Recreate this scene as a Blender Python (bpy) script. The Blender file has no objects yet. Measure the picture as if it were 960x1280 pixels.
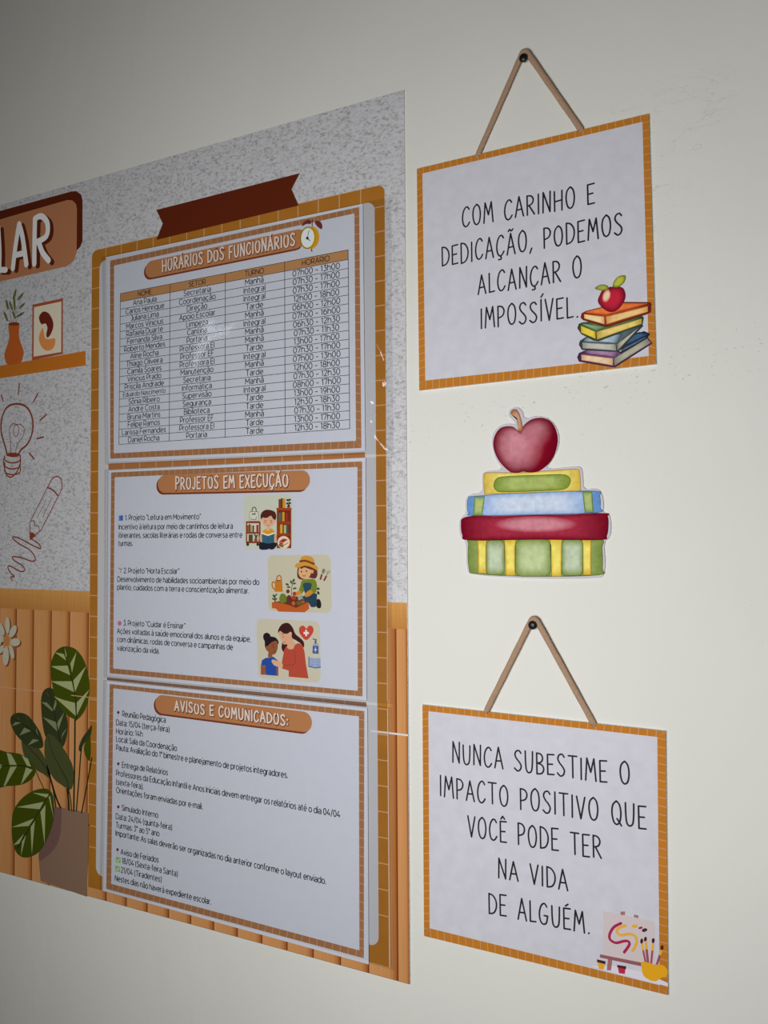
import bpy, bmesh, math, random
from mathutils import Vector, Matrix

# ---------------------------------------------------------------- camera, world, lights, exposure
random.seed(7)
SC = bpy.context.scene
COL = SC.collection
H = 1500.0                                   # wall height (mm) of the drawing's zero level
CX, CY, CZ, YAW, PIT, ROL, FPX = 275.82033, -579.51248, 20.12523, 0.45023, 0.03127, -0.0058, 951.63032
cy_, sy_, cp_, sp_, cr_, sr_ = math.cos(YAW), math.sin(YAW), math.cos(PIT), math.sin(PIT), math.cos(ROL), math.sin(ROL)
FW = Vector((-sy_*cp_, cy_*cp_, sp_))
_rt = Vector((cy_, sy_, 0)); _up = _rt.cross(FW)
RT = cr_*_rt + sr_*_up
UP = -sr_*_rt + cr_*_up
cam = bpy.data.cameras.new('camera'); camo = bpy.data.objects.new('camera', cam); COL.objects.link(camo)
cam.sensor_fit = 'HORIZONTAL'; cam.sensor_width = 36.0; cam.lens = FPX/960*36.0
cam.clip_start = 0.01; cam.clip_end = 50
camo.matrix_world = Matrix(((RT.x, UP.x, -FW.x, CX/1000), (RT.y, UP.y, -FW.y, CY/1000), (RT.z, UP.z, -FW.z, (CZ+H)/1000), (0, 0, 0, 1)))
SC.camera = camo

world = bpy.data.worlds.new('world'); SC.world = world; world.use_nodes = True
bg = world.node_tree.nodes['Background']
bg.inputs[0].default_value = (1.0, 0.93, 0.84, 1); bg.inputs[1].default_value = 0.02

def area(name, loc, target, sx, sy, power, color):
    l = bpy.data.lights.new(name, 'AREA'); l.shape = 'RECTANGLE'; l.size = sx; l.size_y = sy
    l.energy = power; l.color = color
    o = bpy.data.objects.new(name, l); COL.objects.link(o)
    o.location = loc
    o.rotation_euler = (Vector(target)-Vector(loc)).to_track_quat('-Z', 'Y').to_euler()
    return o
area('room_light', (0.07, -0.71, H/1000-0.05), (0.07, 0, H/1000-0.05), 0.34, 0.34, 5.1, (1.0, 0.99, 0.975))
area('glint_light', (-3.71, -4.4, H/1000+1.62), (-0.1, 0, H/1000), 0.07, 0.34, 0.40, (0.88, 0.95, 1.0))  # added narrow lamp out of view, placed for the glint on the film

SC.view_settings.view_transform = 'Standard'; SC.view_settings.look = 'None'
SC.view_settings.gamma = 1.0; SC.view_settings.exposure = 0.0
SC.view_settings.use_curve_mapping = False

# ---------------------------------------------------------------- measuring: a sight line meets the plane y (mm) of the real wall
def at(px, py, y=0.0):
    d = FW + RT*((px-480)/FPX) - UP*((py-640)/FPX)
    t = (y-CY)/d.y
    return (CX+t*d.x, CZ+t*d.z)                # mm on the wall: x, z
def zm(x0, y0, s):                             # reads points off an enlarged view
    return lambda pts: [(x0+a/s, y0+b/s) for a, b in pts]
def W(pts, y=0.0): return [at(a, b, y) for a, b in pts]

def lin1(v): v /= 255.0; return v/12.92 if v <= 0.04045 else ((v+0.055)/1.055)**2.4
def alb(rgb, px, py):                          # reflectance of a colour seen where plain wall (reflectance .745) looks w
    x, z = at(px, py); d2 = (x/1000-.05)**2+.49+(z/1000+.05)**2
    w = .364*.49/(d2*d2)/.745+.004
    return tuple(min(0.9, lin1(c)/w) for c in rgb)

# ---------------------------------------------------------------- materials
_M = {}
def mat(name, col, rough=0.7, spec=0.10, grain=0.0, gscale=400.0, bump=0.0, bscale=600.0, stretch=(1, 1, 1)):
    if name in _M: return _M[name]
    m = bpy.data.materials.new(name); m.use_nodes = True; nt = m.node_tree; b = nt.nodes['Principled BSDF']
    b.inputs['Base Color'].default_value = (*col[:3], 1); b.inputs['Roughness'].default_value = rough
    b.inputs['Specular IOR Level'].default_value = spec
    tc = nt.nodes.new('ShaderNodeTexCoord'); mp = nt.nodes.new('ShaderNodeMapping'); mp.inputs['Scale'].default_value = stretch
    nt.links.new(tc.outputs['Object'], mp.inputs[0])
    if grain:
        n = nt.nodes.new('ShaderNodeTexNoise'); n.inputs['Scale'].default_value = gscale; n.inputs['Detail'].default_value = 5
        nt.links.new(mp.outputs[0], n.inputs['Vector'])
        r = nt.nodes.new('ShaderNodeMapRange'); r.inputs[1].default_value = .3; r.inputs[2].default_value = .7
        r.inputs[3].default_value = 1-grain; r.inputs[4].default_value = 1+grain
        nt.links.new(n.outputs['Fac'], r.inputs[0])
        h = nt.nodes.new('ShaderNodeVectorMath'); h.operation = 'SCALE'; h.inputs[0].default_value = col[:3]
        nt.links.new(r.outputs[0], h.inputs['Scale']); nt.links.new(h.outputs[0], b.inputs['Base Color'])
    if bump:
        n = nt.nodes.new('ShaderNodeTexNoise'); n.inputs['Scale'].default_value = bscale; n.inputs['Detail'].default_value = 4
        nt.links.new(mp.outputs[0], n.inputs['Vector'])
        bp = nt.nodes.new('ShaderNodeBump'); bp.inputs['Strength'].default_value = bump; bp.inputs['Distance'].default_value = 0.001
        nt.links.new(n.outputs['Fac'], bp.inputs['Height']); nt.links.new(bp.outputs[0], b.inputs['Normal'])
    _M[name] = m; return m
_k = {}
def ink(rgb, px, py, rough=0.7):              # a printed colour
    key = (tuple(rgb), int(px/60), int(py/60), rough)
    if key not in _k: _k[key] = mat('ink_%d' % len(_k), alb(rgb, px, py), rough)
    return _k[key]

def painted(name='painted_print', mottle=0.10, scale=220, rough=0.55, stretch=(1, 1, 1)):
    m = bpy.data.materials.new(name); m.use_nodes = True; nt = m.node_tree; b = nt.nodes['Principled BSDF']
    b.inputs['Roughness'].default_value = .8; b.inputs['Specular IOR Level'].default_value = 0.04
    a = nt.nodes.new('ShaderNodeAttribute'); a.attribute_name = 'Col'
    tc = nt.nodes.new('ShaderNodeTexCoord'); mp = nt.nodes.new('ShaderNodeMapping'); mp.inputs['Scale'].default_value = stretch
    n = nt.nodes.new('ShaderNodeTexNoise'); n.inputs['Scale'].default_value = scale; n.inputs['Detail'].default_value = 6
    r = nt.nodes.new('ShaderNodeMapRange'); r.inputs[1].default_value = .3; r.inputs[2].default_value = .7
    r.inputs[3].default_value = 1-mottle; r.inputs[4].default_value = 1+mottle
    h = nt.nodes.new('ShaderNodeVectorMath'); h.operation = 'SCALE'
    L = nt.links.new
    L(tc.outputs['Object'], mp.inputs[0]); L(mp.outputs[0], n.inputs['Vector']); L(n.outputs['Fac'], r.inputs[0])
    L(a.outputs['Color'], h.inputs[0]); L(r.outputs[0], h.inputs['Scale']); L(h.outputs[0], b.inputs['Base Color'])
    return m
M_WATER = painted('watercolour_print', 0.12, 260)
M_WOODP = painted('printed_woodgrain', 0.08, 60, 0.42, (14, 1, 0.35))

def wall_material():
    m = bpy.data.materials.new('painted_plaster'); m.use_nodes = True; nt = m.node_tree; b = nt.nodes['Principled BSDF']; L = nt.links.new
    b.inputs['Roughness'].default_value = 0.65; b.inputs['Specular IOR Level'].default_value = 0.2
    tc = nt.nodes.new('ShaderNodeTexCoord')
    def noise(scale, detail, dist=0.0, st=(1, 1, 1)):
        mp = nt.nodes.new('ShaderNodeMapping'); mp.inputs['Scale'].default_value = st; L(tc.outputs['Object'], mp.inputs[0])
        n = nt.nodes.new('ShaderNodeTexNoise'); n.inputs['Scale'].default_value = scale; n.inputs['Detail'].default_value = detail
        n.inputs['Distortion'].default_value = dist; L(mp.outputs[0], n.inputs['Vector']); return n.outputs['Fac']
    def rng(src, a, b_, c, d):
        r = nt.nodes.new('ShaderNodeMapRange'); L(src, r.inputs[0]); r.inputs[1].default_value = a; r.inputs[2].default_value = b_
        r.inputs[3].default_value = c; r.inputs[4].default_value = d; return r.outputs[0]
    def math_(op, a, b_=None):
        n = nt.nodes.new('ShaderNodeMath'); n.operation = op
        for i, v in enumerate((a, b_)):
            if v is None: continue
            if isinstance(v, (int, float)): n.inputs[i].default_value = v
            else: L(v, n.inputs[i])
        return n.outputs[0]
    broad = rng(noise(3.0, 3), .3, .7, 0.965, 1.03)
    # faint brown scuffs: thin lines of a distorted noise, only in some patches
    ln = math_('ABSOLUTE', math_('SUBTRACT', noise(26, 3, 1.2, (1, 1, 2.6)), 0.5))
    line = rng(ln, 0.0, 0.006, 1.0, 0.0)
    patch = rng(noise(7, 3, .4), .60, .70, 0.0, 1.0)
    scuff = math_('MULTIPLY', line, patch)
    # worn specks: small dots in patches and in a band right of the upper sign
    speck = rng(noise(330, 2, .5, (1, 1, 1.3)), .66, .72, 0.0, 1.0)
    spatch = rng(noise(14, 3, .6, (.6, 1, 1.4)), .55, .68, 0.0, 1.0)
    sx = nt.nodes.new('ShaderNodeSeparateXYZ'); L(tc.outputs['Object'], sx.inputs[0])
    hgt = math_('ADD', sx.outputs['Z'], math_('MULTIPLY', sx.outputs['X'], -0.16))
    bandd = math_('ABSOLUTE', math_('SUBTRACT', hgt, H/1000+0.102))
    band = rng(bandd, 0.005, 0.028, 1.0, 0.0)
    sp = math_('MULTIPLY', speck, math_('MAXIMUM', math_('MULTIPLY', spatch, 0.45), band))
    wear = math_('MINIMUM', math_('ADD', math_('MULTIPLY', scuff, .35), math_('MULTIPLY', sp, .55)), 1.0)
    base = nt.nodes.new('ShaderNodeVectorMath'); base.operation = 'SCALE'; base.inputs[0].default_value = (0.745, 0.745, 0.700)
    L(broad, base.inputs['Scale'])
    mx = nt.nodes.new('ShaderNodeMix'); mx.data_type = 'RGBA'; L(wear, mx.inputs['Factor']); L(base.outputs[0], mx.inputs['A'])
    mx.inputs['B'].default_value = (0.40, 0.36, 0.28, 1); L(mx.outputs['Result'], b.inputs['Base Color'])
    hh = math_('ADD', math_('MULTIPLY', noise(9, 4, .3, (1, 1, .45)), 1.0), math_('MULTIPLY', noise(150, 4), 0.05))
    hh = math_('SUBTRACT', hh, math_('MULTIPLY', wear, 0.10))
    bp = nt.nodes.new('ShaderNodeBump'); bp.inputs['Strength'].default_value = 0.35; bp.inputs['Distance'].default_value = 0.006
    L(hh, bp.inputs['Height']); L(bp.outputs[0], b.inputs['Normal'])
    return m

def stucco_material():
    m = bpy.data.materials.new('printed_stucco'); m.use_nodes = True; nt = m.node_tree; b = nt.nodes['Principled BSDF']; L = nt.links.new
    b.inputs['Roughness'].default_value = 0.5
    tc = nt.nodes.new('ShaderNodeTexCoord'); mp = nt.nodes.new('ShaderNodeMapping'); mp.inputs['Scale'].default_value = (1, 1, 1.7)
    mp.inputs['Rotation'].default_value = (0, 0.35, 0)
    L(tc.outputs['Object'], mp.inputs[0])
    n = nt.nodes.new('ShaderNodeTexNoise'); n.inputs['Scale'].default_value = 270; n.inputs['Detail'].default_value = 2.0; n.inputs['Distortion'].default_value = 0.7
    L(mp.outputs[0], n.inputs['Vector'])
    r = nt.nodes.new('ShaderNodeValToRGB'); L(n.outputs['Fac'], r.inputs[0])
    e = r.color_ramp.elements
    e[0].position = .32; e[0].color = (.38, .378, .388, 1); e[1].position = .60; e[1].color = (.63, .63, .66, 1)
    k = e.new(.40); k.color = (.49, .488, .505, 1); k = e.new(.48); k.color = (.575, .575, .60, 1)
    L(r.outputs[0], b.inputs['Base Color'])
    return m

def film_material():
    m = bpy.data.materials.new('clear_film'); m.use_nodes = True; nt = m.node_tree; L = nt.links.new
    nt.nodes.remove(nt.nodes['Principled BSDF']); out = nt.nodes['Material Output']
    tr = nt.nodes.new('ShaderNodeBsdfTransparent'); tr.inputs[0].default_value = (.975, .978, .985, 1)
    gl = nt.nodes.new('ShaderNodeBsdfGlossy'); gl.inputs['Roughness'].default_value = 0.045
    lw = nt.nodes.new('ShaderNodeLayerWeight'); lw.inputs['Blend'].default_value = .5
    pw = nt.nodes.new('ShaderNodeMath'); pw.operation = 'POWER'; pw.inputs[1].default_value = 4.0; L(lw.outputs['Facing'], pw.inputs[0])
    sc = nt.nodes.new('ShaderNodeMath'); sc.operation = 'MULTIPLY_ADD'; sc.inputs[1].default_value = .35; sc.inputs[2].default_value = .035; L(pw.outputs[0], sc.inputs[0])
    mx = nt.nodes.new('ShaderNodeMixShader')
    tc = nt.nodes.new('ShaderNodeTexCoord'); n = nt.nodes.new('ShaderNodeTexNoise'); n.inputs['Scale'].default_value = 14; n.inputs['Detail'].default_value = 2
    L(tc.outputs['Object'], n.inputs['Vector'])
    bp = nt.nodes.new('ShaderNodeBump'); bp.inputs['Strength'].default_value = 0.08; bp.inputs['Distance'].default_value = 0.002
    L(n.outputs['Fac'], bp.inputs['Height']); L(bp.outputs[0], gl.inputs['Normal'])
    L(sc.outputs[0], mx.inputs[0]); L(tr.outputs[0], mx.inputs[1]); L(gl.outputs[0], mx.inputs[2]); L(mx.outputs[0], out.inputs['Surface'])
    return m
def weld_material():
    m = bpy.data.materials.new('welded_film_edge'); m.use_nodes = True; nt = m.node_tree; L = nt.links.new
    b = nt.nodes['Principled BSDF']; b.inputs['Base Color'].default_value = (.80, .80, .82, 1); b.inputs['Roughness'].default_value = .25
    b.inputs['Alpha'].default_value = 0.38
    return m
M_WALL = wall_material(); M_STUCCO = stucco_material(); M_FILM = film_material(); M_WELD = weld_material()
M_PAPER = mat('white_paper', (.612, .636, .715), .7, .1, .012, 90)
M_SIGNP = mat('mottled_sign_paper', (.625, .625, .695), .7, .1, .04, 110)
M_CARDW = mat('white_card', (.66, .66, .72), .55)
M_TILE = mat('ochre_tile_print', alb((168, 110, 38), 478, 620), .6, .12, .06, 40)
M_TILE2 = mat('light_ochre_tile_print', alb((152, 106, 70), 300, 700), .7, .1, .05, 60)
M_TILES = mat('sign_tile_print', alb((162, 102, 32), 815, 315), .7, .08, .05, 60)
M_GROUT = mat('cream_grout_print', alb((200, 158, 116), 400, 700), .5)
M_GROUT2 = mat('pale_grout_print', alb((196, 156, 124), 400, 700), .5)
M_INKB = mat('black_ink', (.018, .018, .022), .5)
M_INKT = mat('text_ink', (.022, .022, .03), .5)
M_GRID = mat('table_line_ink', (.03, .03, .035), .5)
M_PANELP = mat('pale_panel_print', (.56, .56, .58), .4)
M_BROWN = mat('dark_brown_print', alb((70, 24, 8), 280, 255), .5, .2)
M_BROWN2 = mat('brown_print', (.20, .045, .018), .5)
M_PILL = mat('caramel_print', (.50, .215, .085), .5)
M_GAP = mat('plank_gap_print', alb((86, 42, 10), 40, 800), .5)
M_CORD = mat('jute_cord', alb((168, 138, 114), 690, 830), .95, .05, .10, 500, .25, 900)
M_PIN = mat('black_plastic', (.006, .006, .006), .35, .5)
M_BACK = mat('white_board_core', (.70, .70, .68), .6)

# ---------------------------------------------------------------- builders
def setp(o, label=None, cat=None, group=None, kind=None):
    if label: o['label'] = label
    if cat: o['category'] = cat
    if group: o['group'] = group
    if kind: o['kind'] = kind
    return o
_loc = {}
def root(name, x, y, z, label, cat, group=None):
    o = bpy.data.objects.new(name, None); o.empty_display_size = .02; COL.objects.link(o)
    o.location = (x/1000, y/1000, (z+H)/1000); _loc[o.name] = (x, y, z)
    return setp(o, label, cat, group)
class B:
    """collects flat or solid pieces (mm: x, y, z) into one mesh object"""
    def __init__(s): s.v = []; s.f = []; s.m = []; s.mats = []; s.c = None
    def mi(s, m):
        if m not in s.mats: s.mats.append(m)
        return s.mats.index(m)
    def face(s, pts, m):
        i = len(s.v); s.v += [tuple(p) for p in pts]; s.f.append(tuple(range(i, i+len(pts)))); s.m.append(s.mi(m))
    def flat(s, xz, y, m):                      # n-gon facing the room (-y)
        a = sum(xz[i-1][0]*xz[i][1]-xz[i][0]*xz[i-1][1] for i in range(len(xz)))
        if a < 0: xz = xz[::-1]
        s.face([(x, y, z) for x, z in xz], m)
    def slab(s, xz, y0, y1, m, mside=None):     # y1 in front of y0
        a = sum(xz[i-1][0]*xz[i][1]-xz[i][0]*xz[i-1][1] for i in range(len(xz)))
        if a < 0: xz = xz[::-1]
        n = len(xz); i0 = len(s.v)
        s.v += [(x, y1, z) for x, z in xz]+[(x, y0, z) for x, z in xz]
        s.f.append(tuple(range(i0, i0+n))); s.m.append(s.mi(m))
        s.f.append(tuple(range(i0+2*n-1, i0+n-1, -1))); s.m.append(s.mi(m))
        for k in range(n):
            j = (k+1) % n; s.f.append((i0+j, i0+k, i0+n+k, i0+n+j)); s.m.append(s.mi(mside or m))
    def stroke(s, xz, w, y, m, closed=False, caps=True):
        """ribbon with mitred bends; sharp corners split it; every piece lies a hair in front of the last"""
        pts = [xz[0]]
        for p in xz[1:]:
            if math.hypot(p[0]-pts[-1][0], p[1]-pts[-1][1]) > 1e-5: pts.append(p)
        if closed: pts.append(pts[0])
        if len(pts) < 2: pts.append((pts[0][0]+.01, pts[0][1]))
        n = len(pts); hw = [(w(k/(n-1)) if callable(w) else w)/2 for k in range(n)]
        run = [0]
        for k in range(1, n):
            run.append(k)
            sharp = False
            if k < n-1:
                a = (pts[k][0]-pts[k-1][0], pts[k][1]-pts[k-1][1]); c = (pts[k+1][0]-pts[k][0], pts[k+1][1]-pts[k][1])
                sharp = (a[0]*c[0]+a[1]*c[1]) < .45*math.hypot(*a)*math.hypot(*c)
            if sharp or k == n-1:
                s._ribbon([pts[i] for i in run], [hw[i] for i in run], y-.004*(s.sk % 6), m, caps); s.sk += 1; run = [k]
    sk = 0
    def _ribbon(s, p, h, y, m, caps):
        n = len(p); d = []
        for k in range(n-1):
            L = math.hypot(p[k+1][0]-p[k][0], p[k+1][1]-p[k][1]); d.append(((p[k+1][0]-p[k][0])/L, (p[k+1][1]-p[k][1])/L))
        lft, rgt = [], []
        for k in range(n):
            a = d[max(k-1, 0)]; c = d[min(k, n-2)]; bx, bz = a[0]+c[0], a[1]+c[1]; q = math.hypot(bx, bz); bx, bz = bx/q, bz/q
            co = max(.6, bx*c[0]+bz*c[1]); e = h[k]/co
            lft.append((p[k][0]-bz*e, p[k][1]+bx*e)); rgt.append((p[k][0]+bz*e, p[k][1]-bx*e))
        mi = s.mi(m); i0 = len(s.v)
        for k in range(n): s.v += [(lft[k][0], y, lft[k][1]), (rgt[k][0], y, rgt[k][1])]
        for k in range(n-1): s.f.append((i0+2*k, i0+2*k+1, i0+2*k+3, i0+2*k+2)); s.m.append(mi)
        if caps:
            for (P, dd, r, A, Bq) in ((p[0], (-d[0][0], -d[0][1]), h[0], rgt[0], lft[0]), (p[-1], d[-1], h[-1], lft[-1], rgt[-1])):
                a0 = math.atan2(A[1]-P[1], A[0]-P[0])
                arc = [(P[0]+r*math.cos(a0-math.pi*t/6), P[1]+r*math.sin(a0-math.pi*t/6)) for t in range(1, 6)]
                s.flat([A]+arc+[Bq], y, m)
    def build(s, name, parent=None, smooth=False, kind=None, label=None):
        off = _loc.get(parent.name, (0, 0, 0)) if parent else (0, 0, 0)
        hz = 0 if parent else H
        me = bpy.data.meshes.new(name)
        me.from_pydata([((x-off[0])/1000, (y-off[1])/1000, (z-off[2]+hz)/1000) for x, y, z in s.v], [], s.f)
        for m in s.mats: me.materials.append(m)
        me.polygons.foreach_set('material_index', s.m)
        if smooth: me.polygons.foreach_set('use_smooth', [True]*len(s.f))
        if s.c:
            ca = me.color_attributes.new('Col', 'FLOAT_COLOR', 'POINT')
            for i, c in enumerate(s.c): ca.data[i].color = (*c, 1)
        big = any(len(f) > 4 for f in s.f)
        if big:
            bm = bmesh.new(); bm.from_mesh(me); bmesh.ops.triangulate(bm, faces=[f for f in bm.faces if len(f.verts) > 4]); bm.to_mesh(me); bm.free()
        me.update()
        o = bpy.data.objects.new(name, me); COL.objects.link(o)
        if parent: o.parent = parent; _loc[o.name] = off
        return setp(o, label, None, None, kind)
def cr(pts, closed=True, n=6):                  # Catmull-Rom
    out = []; N = len(pts); R = range(N) if closed else range(N-1)
    for i in R:
        g = (lambda k: pts[k % N]) if closed else (lambda k: pts[min(max(k, 0), N-1)])
        p0, p1, p2, p3 = g(i-1), g(i), g(i+1), g(i+2)
        for k in range(n):
            t = k/n; t2 = t*t; t3 = t2*t
            out.append(tuple(.5*(2*p1[d]+(p2[d]-p0[d])*t+(2*p0[d]-5*p1[d]+4*p2[d]-p3[d])*t2+(3*p1[d]-p0[d]-3*p2[d]+p3[d])*t3) for d in (0, 1)))
    if not closed: out.append(tuple(pts[-1]))
    return out
def ell(cx, cy, rx, ry, n=24, a=0.0):
    ca, sa = math.cos(a), math.sin(a)
    return [(cx+rx*math.cos(t)*ca-ry*math.sin(t)*sa, cy+rx*math.cos(t)*sa+ry*math.sin(t)*ca) for t in (2*math.pi*k/n for k in range(n))]
def rrect(x0, z0, x1, z1, r, n=6):
    out = []
    for cx, cz, a in ((x1-r, z1-r, 0), (x0+r, z1-r, 90), (x0+r, z0+r, 180), (x1-r, z0+r, 270)):
        for k in range(n+1):
            t = math.radians(a+90*k/n); out.append((cx+r*math.cos(t), cz+r*math.sin(t)))
    return out
def ring(b, xz, y, colf, m, rings=7, centre=None):   # star-shaped fill whose vertex colour is colf(depth 0 edge..1 centre, x, z)
    n = len(xz); cx, cz = centre or (sum(p[0] for p in xz)/n, sum(p[1] for p in xz)/n)
    if sum(xz[i-1][0]*xz[i][1]-xz[i][0]*xz[i-1][1] for i in range(n)) < 0: xz = xz[::-1]
    if b.c is None: b.c = []
    b.c += [(.5, .5, .5)]*(len(b.v)-len(b.c))
    i0 = len(b.v); mi = b.mi(m)
    for r in range(rings):
        t = (r/rings)**1.3
        for x, z in xz:
            X, Z = x+(cx-x)*t, z+(cz-z)*t; b.v.append((X, y, Z)); b.c.append(colf(t, X, Z))
    b.v.append((cx, y, cz)); b.c.append(colf(1, cx, cz)); c = len(b.v)-1
    for r in range(rings-1):
        for k in range(n):
            j = (k+1) % n; b.f.append((i0+r*n+k, i0+r*n+j, i0+(r+1)*n+j, i0+(r+1)*n+k)); b.m.append(mi)
    for k in range(n):
        b.f.append((i0+(rings-1)*n+k, i0+(rings-1)*n+(k+1) % n, c)); b.m.append(mi)
def mix(a, b, t): t = min(1, max(0, t)); return tuple(x+(y-x)*t for x, y in zip(a, b))

# ---------------------------------------------------------------- hand-drawn capitals (strokes in a box 1 high)
def C_(*p): return ('c', p)
def L_(*p): return ('l', p)
O_ = C_((.24, 1), (.07, .82), (.02, .48), (.1, .12), (.25, 0), (.41, .12), (.48, .48), (.42, .84), (.27, 1))
c_ = C_((.43, .86), (.33, .99), (.2, .97), (.07, .78), (.01, .45), (.07, .13), (.2, 0), (.34, .05), (.45, .2))
GL = {
 'A': (.48, [L_((0, 0), (.22, 1), (.48, 0)), L_((.09, .34), (.39, .36))]),
 'B': (.42, [L_((.03, 0), (.02, 1)), C_((.02, 1), (.25, .97), (.36, .8), (.28, .6), (.05, .52)), C_((.05, .52), (.32, .45), (.42, .25), (.3, .05), (.03, 0))]),
 'C': (.45, [c_]), 'Ç': (.45, [c_, C_((.2, 0), (.27, -.06), (.27, -.16), (.12, -.18))]),
 'D': (.46, [L_((.03, 0), (.02, 1)), C_((.02, 1), (.26, .93), (.44, .68), (.45, .35), (.3, .08), (.03, 0))]),
 'E': (.38, [L_((.38, 1), (.02, .98), (.03, 0), (.38, .02)), L_((.03, .5), (.3, .52))]),
 'F': (.36, [L_((.36, 1), (.02, .98), (.03, 0)), L_((.03, .5), (.3, .52))]),
 'G': (.5, [C_((.43, .86), (.33, .99), (.2, .97), (.07, .78), (.01, .45), (.07, .13), (.22, 0), (.4, .08), (.47, .4)), L_((.28, .42), (.48, .42))]),
 'H': (.46, [L_((.03, 0), (.02, 1)), L_((.44, 0), (.45, 1)), L_((.03, .48), (.44, .52))]),
 'I': (.08, [L_((.04, 0), (.04, 1))]),
 'J': (.3, [C_((.27, 1), (.27, .5), (.24, .1), (.12, 0), (.0, .12))]),
 'L': (.34, [L_((.02, 1), (.03, 0), (.34, .03))]),
 'M': (.56, [L_((0, 0), (.08, 1), (.28, .38), (.46, 1), (.56, 0))]),
 'N': (.46, [L_((.02, 0), (.04, 1), (.42, 0), (.44, 1))]),
 'O': (.5, [O_]),
 'P': (.4, [L_((.03, 0), (.02, 1)), C_((.02, 1), (.26, .96), (.39, .76), (.3, .52), (.04, .42))]),
 'Q': (.5, [O_, L_((.28, .25), (.5, -.03))]),
 'R': (.44, [L_((.03, 0), (.02, 1)), C_((.02, 1), (.26, .96), (.38, .77), (.29, .55), (.04, .47)), L_((.14, .47), (.44, 0))]),
 'S': (.42, [C_((.38, .88), (.27, 1), (.1, .95), (.03, .78), (.12, .6), (.3, .42), (.39, .25), (.32, .06), (.16, 0), (.0, .12))]),
 'T': (.46, [L_((0, .99), (.46, 1)), L_((.23, 1), (.24, 0))]),
 'U': (.46, [C_((.02, 1), (.03, .5), (.08, .12), (.22, 0), (.38, .12), (.43, .5), (.44, 1))]),
 'V': (.44, [L_((0, 1), (.22, 0), (.44, 1))]),
 'X': (.42, [L_((0, 1), (.42, 0)), L_((.42, 1), (0, 0))]),
 ',': (.12, [L_((.1, .08), (.0, -.16))]), '.': (.08, [L_((.03, .0), (.05, .02))]), ':': (.1, [L_((.04, .12), (.05, .14)), L_((.04, .55), (.05, .57))]),
}
def acc(base, st): w, s = GL[base]; return (w, s+st)
GL['Ã'] = acc('A', [C_((.08, 1.12), (.16, 1.2), (.26, 1.12), (.36, 1.2))])
GL['Á'] = acc('A', [L_((.18, 1.12), (.3, 1.26))])
GL['É'] = acc('E', [L_((.12, 1.1), (.26, 1.2))])
GL['Ê'] = acc('E', [L_((.06, 1.1), (.17, 1.24), (.28, 1.12))])
GL['Í'] = acc('I', [L_((.04, 1.12), (.16, 1.26))])
def layout(s, gap=.17, sp=.42):
    x = 0; out = []
    for ch in s:
        if ch == ' ': x += sp; continue
        w, st = GL[ch]; dz = random.uniform(-.03, .03); k = random.uniform(.96, 1.05)
        for kind, p in st:
            q = cr(list(p), False, 4) if kind == 'c' else list(p)
            out.append([(x+a, c*k+dz) for a, c in q])
        x += w+gap
    return out, x-gap
def handtext(b, s, P0, P1, PT, w, y, m, gap=.17, sp=.42, shift=(0, 0), taperless=True):
    """P0,P1: baseline start / end, PT: top of the first letter, all (px,py)"""
    st, Wd = layout(s, gap, sp)
    x0, z0 = at(*P0, y); x1, z1 = at(*P1, y); xt, zt = at(*PT, y); h = math.hypot(xt-x0, zt-z0)
    ux, uz = (x1-x0)/Wd, (z1-z0)/Wd
    for q in st:
        b.stroke([(x0+a*ux+shift[0], z0+a*uz+c*h+shift[1]) for a, c in q], w, y, m)

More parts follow.
